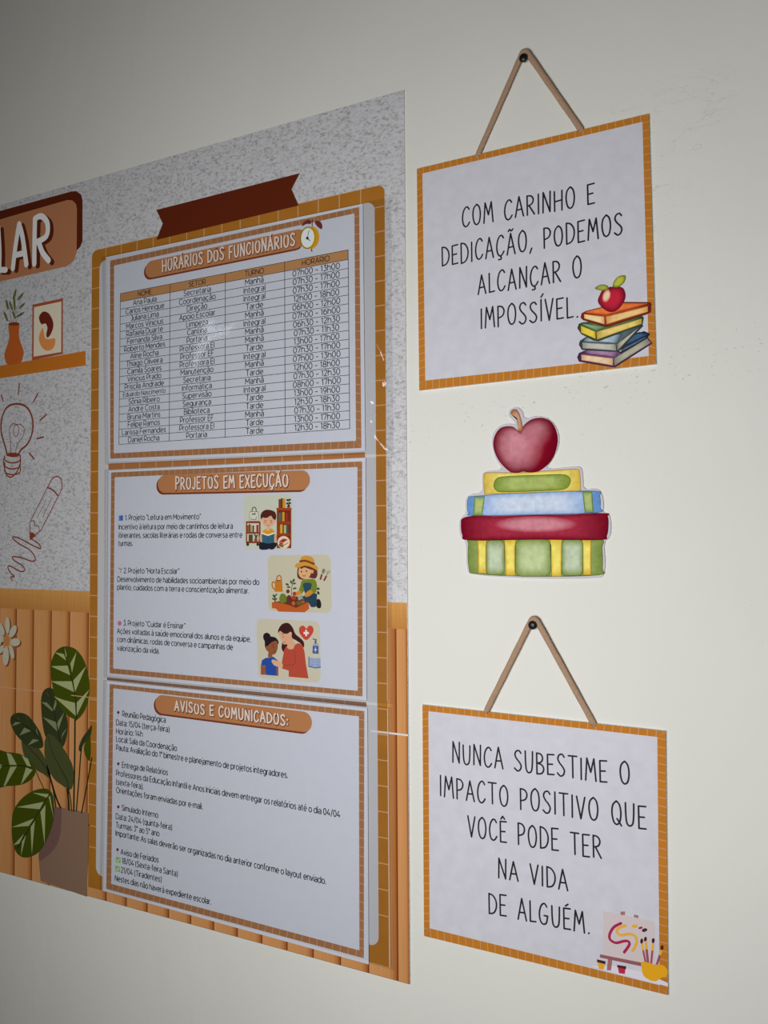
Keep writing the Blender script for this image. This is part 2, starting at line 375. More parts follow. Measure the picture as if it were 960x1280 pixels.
# ---------------------------------------------------------------- small print: a plain geometric sans drawn with strokes (capital height 1)
XH = .73
def _arc(cx, cz, rx, rz, a0, a1, n=9): return [(cx+rx*math.cos(math.radians(a0+(a1-a0)*k/n)), cz+rz*math.sin(math.radians(a0+(a1-a0)*k/n))) for k in range(n+1)]
def _o(cx=.33): return _arc(cx, XH/2, .33, XH/2, 90, 450, 16)
def _arch(x0, x1, h=XH): return [(x0, h-.26)]+_arc((x0+x1)/2, h-.27, (x1-x0)/2, .27, 165, 0, 7)+[(x1, 0)]
SF = {
 'a': (.56, [_arc(.28, XH-.2, .26, .2, 150, 0, 7)+[(.54, 0)], _arc(.28, .2, .26, .2, 60, 300, 9)+[(.54, .2)], [(.3, .42), (.54, .42)]]),
 'b': (.66, [[(0, 1.05), (0, 0)], _o()]), 'c': (.58, [_arc(.33, XH/2, .33, XH/2, 48, 312, 12)]), 'd': (.66, [[(.66, 1.05), (.66, 0)], _o()]),
 'e': (.64, [[(.02, XH/2), (.64, XH/2)]+_arc(.33, XH/2, .32, XH/2, 0, 315, 13)]),
 'f': (.34, [_arc(.34, .86, .2, .2, 80, 180, 5)+[(.14, 0)], [(0, XH), (.34, XH)]]),
 'g': (.66, [[(.66, XH), (.66, 0)]+_arc(.35, -.02, .31, .26, 0, -140, 7), _o()]),
 'h': (.56, [[(0, 1.05), (0, 0)], _arch(0, .56)]), 'i': (.04, [[(.02, XH), (.02, 0)], [(.02, .98), (.02, 1.0)]]),
 'j': (.12, [[(.1, XH), (.1, -.12)]+_arc(-.04, -.12, .14, .14, 0, -80, 4), [(.1, .98), (.1, 1.0)]]),
 'l': (.04, [[(.02, 1.05), (.02, 0)]]), 'm': (.96, [[(0, XH), (0, 0)], _arch(0, .48), _arch(.48, .96)]), 'n': (.56, [[(0, XH), (0, 0)], _arch(0, .56)]),
 'o': (.66, [_o()]), 'p': (.66, [[(0, XH), (0, -.27)], _o()]), 'q': (.66, [[(.66, XH), (.66, -.27)], _o()]),
 'r': (.32, [[(0, XH), (0, 0)], [(0, .46)]+_arc(.3, .46, .3, .27, 170, 90, 5)]),
 's': (.46, [cr([(.43, .62), (.25, XH), (.05, .6), (.1, .42), (.36, .32), (.43, .14), (.24, 0), (.0, .1)], False, 3)]),
 't': (.36, [[(.13, .98), (.13, .16)]+_arc(.29, .16, .16, .16, 200, 280, 4), [(0, XH), (.34, XH)]]),
 'u': (.56, [[(0, XH), (0, .27)]+_arc(.28, .27, .28, .27, 180, 360, 8)+[(.56, XH)], [(.56, .2), (.56, 0)]]),
 'v': (.56, [[(0, XH), (.28, 0), (.56, XH)]]), 'x': (.52, [[(0, XH), (.52, 0)], [(.52, XH), (0, 0)]]),
 'y': (.56, [[(0, XH), (.28, 0)], [(.56, XH), (.22, -.18), (.06, -.26)]]), 'z': (.5, [[(0, XH), (.5, XH), (0, 0), (.5, 0)]]),
 'A': (.8, [[(0, 0), (.4, 1), (.8, 0)], [(.14, .33), (.66, .33)]]),
 'B': (.62, [[(0, 0), (0, 1), (.36, 1)]+_arc(.36, .77, .2, .23, 80, -80, 6)+[(0, .53)], [(.36, .53)]+_arc(.38, .265, .25, .265, 80, -80, 6)+[(0, 0)]]),
 'C': (.78, [_arc(.48, .5, .46, .5, 48, 312, 14)]), 'D': (.76, [[(0, 0), (0, 1), (.32, 1)]+_arc(.32, .5, .44, .5, 80, -80, 9)+[(.3, 0), (0, 0)]]),
 'E': (.54, [[(.54, 1), (0, 1), (0, 0), (.54, 0)], [(0, .52), (.48, .52)]]), 'F': (.52, [[(.52, 1), (0, 1), (0, 0)], [(0, .5), (.46, .5)]]),
 'G': (.84, [_arc(.48, .5, .46, .5, 48, 330, 14)+[(.84, .46)]]), 'H': (.68, [[(0, 0), (0, 1)], [(.68, 0), (.68, 1)], [(0, .52), (.68, .52)]]),
 'I': (.04, [[(.02, 0), (.02, 1)]]), 'J': (.42, [[(.1, 1), (.42, 1), (.42, .25)]+_arc(.22, .25, .2, .25, 0, -140, 6)]),
 'L': (.5, [[(0, 1), (0, 0), (.5, 0)]]), 'M': (.84, [[(0, 0), (0, 1), (.42, .32), (.84, 1), (.84, 0)]]), 'N': (.7, [[(0, 0), (0, 1), (.7, 0), (.7, 1)]]),
 'O': (.94, [_arc(.47, .5, .47, .5, 90, 450, 18)]), 'P': (.6, [[(0, 0), (0, 1), (.32, 1)]+_arc(.34, .67, .26, .33, 80, -80, 7)+[(0, .34)]]),
 'R': (.62, [[(0, 0), (0, 1), (.32, 1)]+_arc(.34, .67, .26, .33, 80, -80, 7)+[(0, .34)], [(.34, .34), (.62, 0)]]),
 'S': (.6, [cr([(.56, .88), (.32, 1), (.08, .86), (.1, .62), (.48, .42), (.57, .18), (.3, 0), (.0, .14)], False, 4)]),
 'T': (.66, [[(0, 1), (.66, 1)], [(.33, 1), (.33, 0)]]), 'U': (.66, [[(0, 1), (0, .33)]+_arc(.33, .33, .33, .33, 180, 360, 9)+[(.66, 1)]]), 'V': (.78, [[(0, 1), (.39, 0), (.78, 1)]]),
 '0': (.62, [_arc(.31, .5, .31, .5, 90, 450, 16)]), '1': (.30, [[(0, .84), (.22, 1), (.22, 0)]]),
 '2': (.54, [_arc(.26, .72, .25, .28, 160, -20, 8)+[(.0, 0), (.54, 0)]]), '3': (.54, [[(.04, 1), (.5, 1), (.24, .62)]+_arc(.24, .31, .29, .31, 85, -140, 9)]),
 '4': (.66, [[(.42, 1), (0, .26), (.66, .26)], [(.48, .5), (.48, 0)]]), '5': (.54, [[(.48, 1), (.1, 1), (.06, .58), (.22, .6)]+_arc(.24, .3, .29, .3, 85, -140, 9)]),
 '6': (.6, [_arc(.3, .32, .29, .32, 90, 450, 12), [(.46, .97), (.24, .92), (.06, .68), (.01, .36)]]), '7': (.54, [[(0, .84), (0, 1), (.54, 1), (.2, 0)]]),
 '8': (.6, [_arc(.3, .75, .24, .25, -90, 270, 12), _arc(.3, .26, .29, .26, 90, 450, 12)]), '9': (.6, [_arc(.3, .68, .29, .32, 90, 450, 12), [(.14, .03), (.36, .08), (.54, .32), (.59, .64)]]),
 '.': (.04, [[(.02, .02), (.02, .04)]]), ',': (.06, [[(.05, .04), (.0, -.14)]]), ':': (.04, [[(.02, .02), (.02, .04)], [(.02, .58), (.02, .6)]]),
 '(': (.2, [_arc(.4, .42, .4, .72, 125, 235, 7)]), ')': (.2, [_arc(-.2, .42, .4, .72, 55, -55, 7)]), '/': (.4, [[(0, -.12), (.4, 1.1)]]),
 '-': (.3, [[(0, .38), (.3, .38)]]), '–': (.46, [[(0, .42), (.46, .42)]]), 'º': (.26, [_arc(.13, .86, .13, .14, 90, 450, 8)]),
 '“': (.22, [[(.0, .8), (.06, 1.02)], [(.16, .8), (.22, 1.02)]]), '”': (.22, [[(.06, 1.02), (.0, .8)], [(.22, 1.02), (.16, .8)]]),
}
def _ac(b, kind):
    w, st = SF[b]; h = (1.22 if b.isupper() else .95); m = w/2
    if b == 'i': st = st[:1]
    mk = {'acute': [[(m-.04, h), (m+.12, h+.17)]], 'grave': [[(m+.04, h), (m-.12, h+.17)]], 'circ': [[(m-.15, h), (m, h+.15), (m+.15, h)]],
          'tilde': [cr([(m-.19, h+.02), (m-.09, h+.1), (m+.08, h), (m+.19, h+.09)], False, 3)], 'ced': [[(m, 0), (m+.06, -.1), (m-.06, -.26)]]}[kind]
    return (w, st+mk)
for ch_, b_, k_ in (('á', 'a', 'acute'), ('à', 'a', 'grave'), ('â', 'a', 'circ'), ('ã', 'a', 'tilde'), ('é', 'e', 'acute'), ('ê', 'e', 'circ'), ('í', 'i', 'acute'), ('ó', 'o', 'acute'), ('ô', 'o', 'circ'), ('õ', 'o', 'tilde'), ('ú', 'u', 'acute'), ('ç', 'c', 'ced'), ('Á', 'A', 'acute')): SF[ch_] = _ac(b_, k_)
def sans(s, gap):
    x = 0; out = []
    for ch in s:
        if ch == ' ': x += .34; continue
        w, st = SF[ch]
        for q in st: out.append([(x+a, c) for a, c in q])
        x += w+gap
    return out, x-gap
def smalltext(b, s, P0, P1, y, m, cap, wt=.13, centre=None, xs=1.0, gap=.2):
    st, wd = sans(s, gap)
    if centre:                                  # centre in mm, direction
        (cx, cz), (dx, dz) = centre; k = cap*xs; x0, z0 = cx-dx*wd*k/2, cz-dz*wd*k/2; ux, uz = dx*k, dz*k
    else:
        x0, z0 = at(*P0, y); x1, z1 = at(*P1, y); ux, uz = (x1-x0)/wd, (z1-z0)/wd
    for q in st:
        if len(q) == 2 and abs(q[0][0]-q[1][0]) < .01 and abs(q[0][1]-q[1][1]) < .03: q = [(q[0][0], q[0][1]-.04), (q[0][0], q[0][1]+.13)]
        b.stroke([(x0+a*ux, z0+a*uz+c*cap) for a, c in q], wt*cap*1.05, y, m, False, False)

def tile_border(name, parent, outer, inner, y, nt, ns, mt, mg, gap=.45):
    """outer / inner: four corners TL,TR,BR,BL in mm; a ring of printed tiles with pale joints"""
    b = B(); O, I = outer, inner
    for k in range(4):
        j = (k+1) % 4; b.flat([O[k], O[j], I[j], I[k]], y, mg)
    for k in range(4):
        j = (k+1) % 4; n = nt if k % 2 == 0 else ns
        Lo = math.hypot(O[j][0]-O[k][0], O[j][1]-O[k][1]); g = gap/Lo/2
        wk = math.hypot(O[k][0]-I[k][0], O[k][1]-I[k][1])/1.414/Lo
        for i in range(n):
            t0, t1 = i/n+g, (i+1)/n-g
            f = lambda A, B_, t: (A[0]+(B_[0]-A[0])*t, A[1]+(B_[1]-A[1])*t)
            def inn(t): return f(I[k], I[j], min(1, max(0, (t-wk)/(1-2*wk))))
            b.flat([f(O[k], O[j], t0), f(O[k], O[j], t1), inn(t1), inn(t0)], y-.02, mt)
    return b.build(name, parent, kind='stuff')

# ================================================================ SETTING
b = B(); b.slab([(-2600, -H), (2600, -H), (2600, 1300), (-2600, 1300)], 150, 0, M_WALL)
o = b.build('wall_back'); setp(o, 'cream painted plaster wall with faint scuffs and worn specks', None, None, 'structure')
# (the wall's wear pattern reads object coordinates, which are world coordinates here)
b = B(); b.face([(-2600, 0, -H), (-2600, -5200, -H), (2600, -5200, -H), (2600, 0, -H)], mat('grey_floor', (.32, .30, .27), .5, .3, .05, 12))
setp(b.build('floor'), 'plain floor below the wall', None, None, 'structure')

# ================================================================ POSTER
YB = -1.2                                        # face of the poster
PX0, PX1, PZ0, PZ1 = -640.0, 17.5, -346.0, 397.5
SEAM = -144.3
board = root('bulletin_poster', (PX0+PX1)/2, 0, PZ0, 'large printed wall poster with stucco pattern, ochre tiled frame and wooden planks', 'poster')
for z0, z1, nm in ((SEAM, PZ1, 'upper_sheet'), (PZ0, SEAM-.3, 'lower_sheet')):
    b = B(); b.slab([(PX0, z0), (PX1, z0), (PX1, z1), (PX0, z1)], -.05, YB, M_STUCCO, M_BACK); b.build(nm, board)
y = YB-.02
# wooden rail and planks (printed)
def plank(name, x0, x1, z0, z1, y, horiz=False):
    b = B(); b.c = []; mi = b.mi(M_WOODP); n = 8 if not horiz else 6
    c1, c2, c3 = alb((150, 108, 68), 45, 800), alb((144, 99, 58), 45, 800), alb((112, 62, 26), 45, 800)
    for k in range(n+1):
        t = k/n; c = mix(c1, c2, t) if t < .8 else mix(c2, c3, (t-.8)/.2)
        if t < .08: c = mix(alb((152, 108, 72), 45, 800), c1, t/.08)
        if horiz: p = [(x0, y, z1+(z0-z1)*t), (x1, y, z1+(z0-z1)*t)]; c = mix(alb((150, 108, 58), 45, 750), alb((134, 92, 46), 45, 750), t)
        else: p = [(x0+(x1-x0)*t, y, z0), (x0+(x1-x0)*t, y, z1)]
        b.v += p; b.c += [c, c]
        if k: i = 2*k; b.f.append((i-2, i, i+1, i-1)); b.m.append(mi)
    return b.build(name, board)
b = B(); b.flat([(PX0, PZ0), (PX1-.4, PZ0), (PX1-.4, -56), (PX0, -56)], y, M_GAP); b.build('plank_gaps', board)
k = 0
xr = 6.6
edges = []
x = 6.6
while x > PX0: edges.append(x); x -= 26.95
plank('plank', 7.2, PX1-.6, PZ0+.3, -57, y-.02)
for e in edges[:-1]: plank('plank', e-26.95+.5, e-.7, PZ0+.3, -57, y-.02)
plank('wooden_rail', PX0, PX1-.5, -57.5, -35.5, y-.04, True)
plank('rail_moulding', PX0, PX1-.5, -42.8, -42.2, y-.05, True)
# tiled frame (printed)
FX0, FX1, FZ0, FZ1 = -342.3, -1.2, -337.0, 320.6
IX0, IX1, IZ0, IZ1 = -331.2, -10.9, -322.3, 307.6
b = B(); b.flat(rrect(FX0, FZ0, FX1, FZ1, 7), y-.06, M_GROUT); b.build('frame_backing', board)
zl = [301.6-21.33*k for k in range(29)]; xl = [-322.4+21.29*k for k in range(15)]
def tile(xz):
    b = B(); b.flat(xz, y-.08, M_TILE); b.build('tile', board)
g = .45
for i in range(len(zl)-1):
    for (a, c) in ((FX0+.35, IX0), (IX1, FX1-.35)): tile([(a, zl[i]-g), (c, zl[i]-g), (c, zl[i+1]+g), (a, zl[i+1]+g)])
for i in range(len(xl)-1):
    for (a, c) in ((IZ1, FZ1-.35), (FZ0+.35, IZ0)): tile([(xl[i]+g, a), (xl[i+1]-g, a), (xl[i+1]-g, c), (xl[i]+g, c)])
def quart(cx, cz, r, a0): return [(cx+r*math.cos(math.radians(a0+15*k)), cz+r*math.sin(math.radians(a0+15*k))) for k in range(7)]
tile([(FX0+.35, zl[0]+g)]+quart(FX0+7, FZ1-7, 6.6, 90)[::-1]+[(xl[0]-g, FZ1-.35), (xl[0]-g, IZ1-8), (IX0+8, zl[0]+g)])
tile([(FX1-.35, zl[0]+g)]+quart(FX1-7, FZ1-7, 6.6, 0)+[(xl[-1]+g, FZ1-.35), (xl[-1]+g, IZ1-8), (IX1-8, zl[0]+g)])
tile([(FX0+.35, zl[-1]-g), (FX0+.35, FZ0+.35), (xl[0]-g, FZ0+.35), (xl[0]-g, IZ0+8), (IX0+8, zl[-1]-g)])
tile([(FX1-.35, zl[-1]-g), (FX1-.35, FZ0+.35), (xl[-1]+g, FZ0+.35), (xl[-1]+g, IZ0+8), (IX1-8, zl[-1]-g)])
b = B(); b.flat(rrect(IX0, IZ0, IX1, IZ1, 8), y-.10, M_PANELP); b.build('pale_panel', board)
for q4, rgb, ref in (([(135.4, 579.6), (456.5, 565.2), (456.8, 571.8), (135.6, 587.2)], (150, 98, 56), (300, 575)), ([(134, 846.8), (458, 878), (458.8, 883.5), (133.8, 850)], (116, 88, 72), (300, 865))):
    P4 = W(q4, y); bb = B(); bb.flat(P4, y-.12, M_GROUT2 if rgb[0] > 120 else mat('strip_joint_print', alb((140, 112, 92), *ref)))
    for k in range(14):                          # tiled strips showing between the sheets
        e = lambda A, C, t: (A[0]+(C[0]-A[0])*t, A[1]+(C[1]-A[1])*t); t0, t1 = k/14+.0013, (k+1)/14-.0013
        bb.flat([e(P4[0], P4[1], t0), e(P4[0], P4[1], t1), e(P4[3], P4[2], t1), e(P4[3], P4[2], t0)], y-.14, ink(rgb, *ref))
    bb.build('tile_strip', board, kind='stuff')
# ribbon
Z4 = zm(0, 100, 3.2); Z5 = zm(120, 230, 4.8)
b = B(); b.flat(W([(195.5, 262.5), (375, 216.5), (364.5, 236.5), (373.5, 257), (195.5, 300), (203.5, 279.5)], y), y-.16, M_BROWN); b.build('ribbon_banner', board)
# seam between the two printed sheets
for (xa, xb, za, zb, ya, yb_, m_) in ((PX0, FX0-25, -.35, .25, 0, .1, mat('seam_dull', alb((148, 122, 100), 40, 862), .4)), (FX0-25, IX0, -.5, .35, .26, .36, M_GROUT), (IX1-6, PX1, -.8, .75, .1, .3, mat('seam_white', (.72, .70, .70), .35))):
    b = B(); b.slab([(xa, SEAM+za), (xb, SEAM+za), (xb, SEAM+zb), (xa, SEAM+zb)], y-ya, y-yb_, m_); b.build('seam_strip', board)
# ---- name plaque with the last letters of the heading
S1 = zm(0, 220, 4.923)
pl = B()
pl.flat(W(S1([(-900, 460), (0, 215)]), y)+W(S1([(440, 95), (470, 93), (500, 115), (508, 150), (508, 400), (495, 435), (470, 462), (250, 470), (0, 330), (-900, 500)]), y), y-.06, M_BROWN)
pl.flat(W(S1([(-900, 520), (0, 268), (60, 250), (415, 148), (445, 150), (468, 172), (474, 205), (472, 470), (455, 520), (415, 555), (0, 650), (-900, 860)]), y), y-.10, mat('plaque_tan', alb((112, 74, 50), 50, 300), .5))
plq = pl.build('title_plaque', board)
M_LET = mat('plaque_letter_print', alb((150, 152, 160), 45, 310), .5)
def pix(b, F, pts, w, lay, m, smooth=True, closed=False):
    q = F(pts); q = cr(q, closed, 5) if smooth else q
    b.stroke(W(q, y), w, y-lay, m, closed)
for dx, dy, m, lay in ((22, 12, M_BROWN, .14), (0, 0, M_LET, .18)):
    b = B()
    for st in ([(80, 568), (95, 440), (118, 296)], [(118, 296), (140, 380), (163, 545)], [(92, 488), (152, 474)],
               [(212, 540), (213, 400), (216, 262)], [(216, 262), (255, 248), (292, 290), (286, 370), (222, 408)], [(240, 410), (262, 470), (300, 520)],
               [(-10, 320), (-2, 460), (-4, 578)], [(-4, 578), (36, 578)]):
        pix(b, S1, [(a+dx, c+dy) for a, c in st], 6.6, lay, m)
    b.build('plaque_letters' if m is M_LET else 'letter_shadow', plq)
# ---- shelf, vase, sprig and picture
M_SHELF = mat('shelf_print', alb((132, 76, 22), 60, 450), .5)
b = B(); b.flat(W(S1([(-900, 1330), (0, 1168), (527, 1076), (527, 1166), (0, 1245), (-900, 1420)]), y), y-.05, M_SHELF); b.build('shelf', board)
b = B(); b.flat(W(S1(cr([(54, 908), (117, 905), (116, 960), (122, 1010), (145, 1075), (142, 1110), (130, 1145), (90, 1158), (45, 1160), (30, 1125), (28, 1090), (45, 1040), (58, 990)], True, 3)), y), y-.07, mat('vase_print', alb((120, 58, 22), 20, 430), .5))
b.flat(W(S1(ell(86, 911, 34, 10)), y), y-.09, M_BROWN2); vase = b.build('vase', board)
M_SPRIG = mat('sprig_print', alb((62, 62, 34), 20, 400), .5)
b = B()
for st in ([(80, 905), (88, 830), (100, 695)], [(88, 905), (95, 840), (145, 720)], [(72, 905), (62, 830), (38, 760)], [(66, 905), (45, 880), (24, 835)], [(95, 905), (110, 840), (152, 785)], [(100, 900), (120, 862), (152, 838)]):
    pix(b, S1, st, .5, .08, M_SPRIG)
for (x0_, y0_, x1_, y1_) in ((82, 760, 100, 695), (108, 765, 145, 718), (38, 760, 50, 825), (58, 770, 78, 828), (24, 832, 48, 895), (118, 815, 154, 782), (78, 830, 96, 880), (86, 745, 92, 830), (98, 870, 150, 838)):
    a = math.atan2(y1_-y0_, x1_-x0_); L = math.hypot(x1_-x0_, y1_-y0_)
    b.flat(W(S1(ell((x0_+x1_)/2, (y0_+y1_)/2, L/2, 7, 12, a)), y), y-.10, M_SPRIG)
b.build('sprig', vase)
b = B(); b.flat(W(S1([(200, 792), (387, 752), (387, 1095), (197, 1135)]), y), y-.06, mat('picture_frame_print', alb((112, 52, 34), 60, 400), .5))
b.flat(W(S1([(210, 808), (378, 772), (377, 1083), (207, 1112)]), y), y-.08, mat('picture_ground', alb((150, 143, 126), 60, 400), .5)); pic = b.build('picture', board)
b = B(); b.flat(W(S1(cr([(240, 870), (265, 835), (300, 845), (325, 890), (328, 930), (312, 975), (292, 995), (285, 975), (292, 935), (280, 908), (255, 912)], True, 4)), y), y-.12, mat('maroon_shape', alb((72, 24, 16), 60, 400), .5))
b.flat(W(S1(cr([(262, 935), (270, 965), (280, 1000), (310, 1003), (338, 1000), (338, 1040), (315, 1070), (280, 1073), (250, 1040), (240, 990)], True, 4)), y), y-.10, mat('ochre_shape', alb((150, 94, 48), 60, 400), .5)); b.build('abstract_shapes', pic)
# ---- line drawings: bulb, pencil, scribble
S2 = zm(0, 460, 4.571); M_DRAW = mat('drawing_ink', alb((92, 42, 26), 40, 560), .5)
b = B()
pix(b, S2, [(40, 490), (30, 450), (8, 370), (10, 290), (40, 225), (95, 205), (150, 222), (183, 280), (186, 360), (160, 430), (120, 468), (102, 500)], 2.3, .05, M_DRAW)
pix(b, S2, [(64, 495), (60, 420), (55, 345), (78, 318), (105, 335), (105, 375), (90, 392), (77, 365), (85, 330), (115, 322), (140, 350), (128, 395), (98, 440), (88, 495)], .9, .05, M_DRAW)
b.flat(W(S2(cr([(38, 490), (75, 483), (108, 490), (104, 505), (75, 510), (42, 503)], True, 3)), y), y-.07, M_DRAW)
for dz in (0, 35, 68): pix(b, S2, [(26, 505+dz), (32, 530+dz), (70, 542+dz), (112, 530+dz), (116, 500+dz)], 1.6, .05, M_DRAW)
pix(b, S2, [(26, 505), (20, 540), (30, 590), (38, 612), (60, 624), (80, 612), (104, 580), (118, 530), (112, 495)], 1.6, .05, M_DRAW)
for st in ([(111, 88), (104, 152)], [(217, 145), (192, 192)], [(266, 266), (228, 300)], [(248, 394), (212, 404)], [(167, 486), (195, 520)], [(8, 155), (18, 188)]): pix(b, S2, st, 1.8, .05, M_DRAW, False)
b.build('bulb_drawing', board)
b = B()
pix(b, S2, [(170, 885), (172, 980), (236, 925), (355, 690)], 1.1, .05, M_DRAW, False)
pix(b, S2, [(170, 885), (272, 680)], 1.0, .05, M_DRAW, False)
pix(b, S2, [(272, 682), (300, 632), (330, 620), (352, 645), (354, 690)], 1.3, .05, M_DRAW)
pix(b, S2, [(275, 684), (305, 700), (330, 728)], 1.7, .05, M_DRAW)
pix(b, S2, [(178, 875), (195, 872), (200, 900), (222, 905), (225, 930)], 1.0, .05, M_DRAW, False)
for st in ([(266, 752), (212, 855)], [(298, 740), (246, 850)]): pix(b, S2, st, .6, .05, M_DRAW, False)
b.flat(W(S2([(170, 938), (190, 940), (205, 958), (175, 985)]), y), y-.07, M_DRAW)
b.build('pencil_drawing', board)
b = B(); pix(b, S2, [(178, 975), (225, 1008), (230, 1032), (180, 1010), (100, 968), (72, 972), (110, 1005), (170, 1040), (202, 1085), (185, 1105), (125, 1085), (75, 1078), (80, 1098), (128, 1130), (142, 1155), (115, 1162), (60, 1132), (45, 1138), (60, 1170), (82, 1192), (62, 1195), (70, 1216)], 1.5, .05, M_DRAW); b.build('scribble', board)
# ---- daisy
S3 = zm(0, 760, 16.0); b = B(); M_PET = mat('petal_print', alb((134, 130, 116), 10, 800), .5); M_PSH = mat('petal_shadow_print', alb((84, 52, 28), 10, 800), .5)
pet = [(150, 345, 48, 165, 0), (258, 468, 60, 130, .42), (305, 685, 80, 98, 1.45), (235, 880, 44, 140, -.22), (118, 960, 62, 190, .03), (20, 830, 52, 90, .5), (15, 620, 70, 80, 1.5), (25, 420, 55, 140, -.35), (-60, 700, 70, 90, 1.4), (-40, 560, 70, 90, 1.2)]
for i, (cx_, cz_, rx, ry, a) in enumerate(pet):
    b.flat(W(S3(ell(cx_+24, cz_+22, rx+4, ry+4, 20, a)), y), y-.05, M_PSH)  # drop shadow of each petal, printed as a dark offset ellipse
for i, (cx_, cz_, rx, ry, a) in enumerate(pet):
    b.flat(W(S3(ell(cx_, cz_, rx, ry, 20, a)), y), y-.08-.012*i, M_PET)
b.flat(W(S3(ell(125, 650, 58, 108)), y), y-.24, mat('daisy_centre_print', alb((128, 88, 48), 10, 800), .5)); b.build('daisy', board)
# ---- potted plant
S6 = zm(0, 910, 6.095); S7 = zm(0, 800, 8.0); S8 = zm(0, 730, 3.28)
M_STEM = mat('stem_print', alb((22, 28, 14), 60, 900), .5)
M_LF1 = mat('leaf_green_print', alb((48, 57, 6), 80, 840), .5); M_LF2 = mat('leaf_stripe_print', alb((126, 131, 92), 80, 840), .5)
M_LF3 = mat('leaf_dark_print', alb((38, 44, 22), 70, 900), .5); M_LF4 = mat('leaf_dull_stripe_print', alb((94, 100, 72), 70, 900), .5)
M_LF5 = mat('leaf_olive_print', alb((50, 54, 28), 60, 980), .5)
plant = B()
plant.flat(W(S6([(418, 605), (470, 605), (690, 650), (660, 1285), (310, 1165), (295, 1010)]), y), y-.06, mat('pot_print', alb((96, 76, 62), 80, 1060), .5))
plant.flat(W(S6(cr([(410, 612), (440, 606), (468, 612), (466, 740), (450, 850), (400, 940), (340, 990), (302, 1010), (296, 950), (330, 800)], True, 3)), y), y-.08, mat('pot_shade_print', alb((82, 60, 56), 80, 1060), .5))
pot = plant.build('plant_pot', board)
b = B()
for F, st, w in ((S6, [(0, 290), (100, 286), (200, 290), (262, 312), (300, 390), (335, 462)], 1.2), (S6, [(572, -60), (570, 200), (566, 420), (562, 630)], 2.2), (S6, [(690, 20), (640, 90), (618, 180), (600, 420), (582, 632)], 1.7), (S6, [(700, 230), (680, 340), (650, 500), (622, 645)], 1.6),
                 (S6, [(512, 465), (524, 560), (526, 622)], 2.4), (S6, [(360, 290), (395, 420), (432, 540), (462, 606)], 2.4), (S6, [(385, 390), (408, 480), (425, 600)], 2.0), (S6, [(520, 450), (540, 560), (545, 628)], 1.6)):
    pix(b, F, st, w, .12, M_STEM)
b.build('stems', pot)
def leaf(F, out, vein, stripes, m1, m2, lay, vw=1.1):
    b = B(); b.flat(W(F(cr(out, True, 5)), y), y-lay, m1)
    for s in stripes: b.flat(W(F(s), y), y-lay-.02, m2)
    b.stroke(W(F(cr(vein, False, 5)), y), lambda t: vw*(.5+.7*t), y-lay-.035, M_STEM)
    b.build('leaf', pot)
leaf(S6, [(700, -20), (660, 30), (625, 80), (600, 150), (612, 178), (640, 120), (690, 60)], [(690, 20), (650, 70), (622, 130), (612, 175)], [], M_LF3, M_LF4, .13, .8)
leaf(S6, [(688, 60), (655, 100), (640, 150), (650, 210), (680, 250), (692, 200)], [(686, 80), (680, 240)], [], M_LF1, M_LF4, .12, .1)
leaf(S6, [(170, 95), (230, 118), (300, 160), (350, 250), (385, 380), (330, 350), (250, 300), (190, 220), (168, 140)], [(170, 100), (240, 170), (320, 260), (385, 385)], [], M_LF5, M_LF4, .14, .9)
leaf(S7, [(105, 790), (125, 750), (180, 727), (250, 738), (310, 785), (365, 860), (410, 940), (435, 1050), (395, 1085), (300, 1060), (220, 1010), (150, 930), (112, 850)], [(120, 775), (200, 820), (300, 890), (370, 950), (415, 1020)],
     [[(165, 765), (185, 785), (205, 812)], [(250, 742), (268, 790), (300, 868)], [(120, 862), (155, 820), (220, 825)], [(195, 955), (245, 875), (312, 908)], [(362, 870), (365, 920), (385, 960)], [(280, 1055), (330, 990), (395, 1000)]], M_LF3, M_LF4, .19, 1.0)
leaf(S7, [(412, 640), (418, 560), (440, 505), (490, 476), (540, 500), (600, 600), (660, 740), (680, 860), (660, 1000), (620, 1080), (560, 1060), (470, 990), (430, 860)], [(490, 490), (520, 620), (555, 780), (590, 940), (600, 1050)],
     [[(455, 515), (480, 545), (500, 575)], [(415, 620), (470, 625), (528, 690), (530, 715)], [(430, 770), (560, 820), (575, 915)], [(560, 590), (545, 640), (530, 690), (545, 705), (568, 640)], [(645, 720), (590, 800), (565, 850), (585, 900)], [(672, 880), (630, 930), (610, 990)]], M_LF3, M_LF4, .22, 1.1)
leaf(S7, [(505, 300), (520, 200), (560, 115), (620, 70), (690, 66), (760, 95), (830, 180), (880, 320), (898, 470), (885, 600), (840, 720), (780, 792), (740, 790), (660, 740), (590, 640), (540, 520)], [(622, 75), (660, 180), (700, 320), (740, 480), (762, 650), (765, 800)],
     [[(550, 122), (640, 140), (665, 205)], [(510, 262), (680, 255), (705, 352)], [(512, 412), (720, 412), (742, 520)], [(540, 562), (640, 600), (752, 628), (760, 760)], [(648, 68), (668, 150), (660, 180)], [(768, 118), (705, 235), (722, 325)], [(862, 262), (735, 405), (752, 520)], [(895, 495), (770, 625), (768, 755)]], M_LF1, M_LF2, .26, 1.2)
leaf(S6, [(340, 140), (345, 90), (372, 45), (430, 80), (500, 180), (555, 290), (562, 400), (540, 468), (480, 440), (400, 370), (345, 230)], [(368, 60), (400, 180), (460, 300), (512, 400), (525, 470)], [], M_LF5, M_LF4, .30, 1.0)
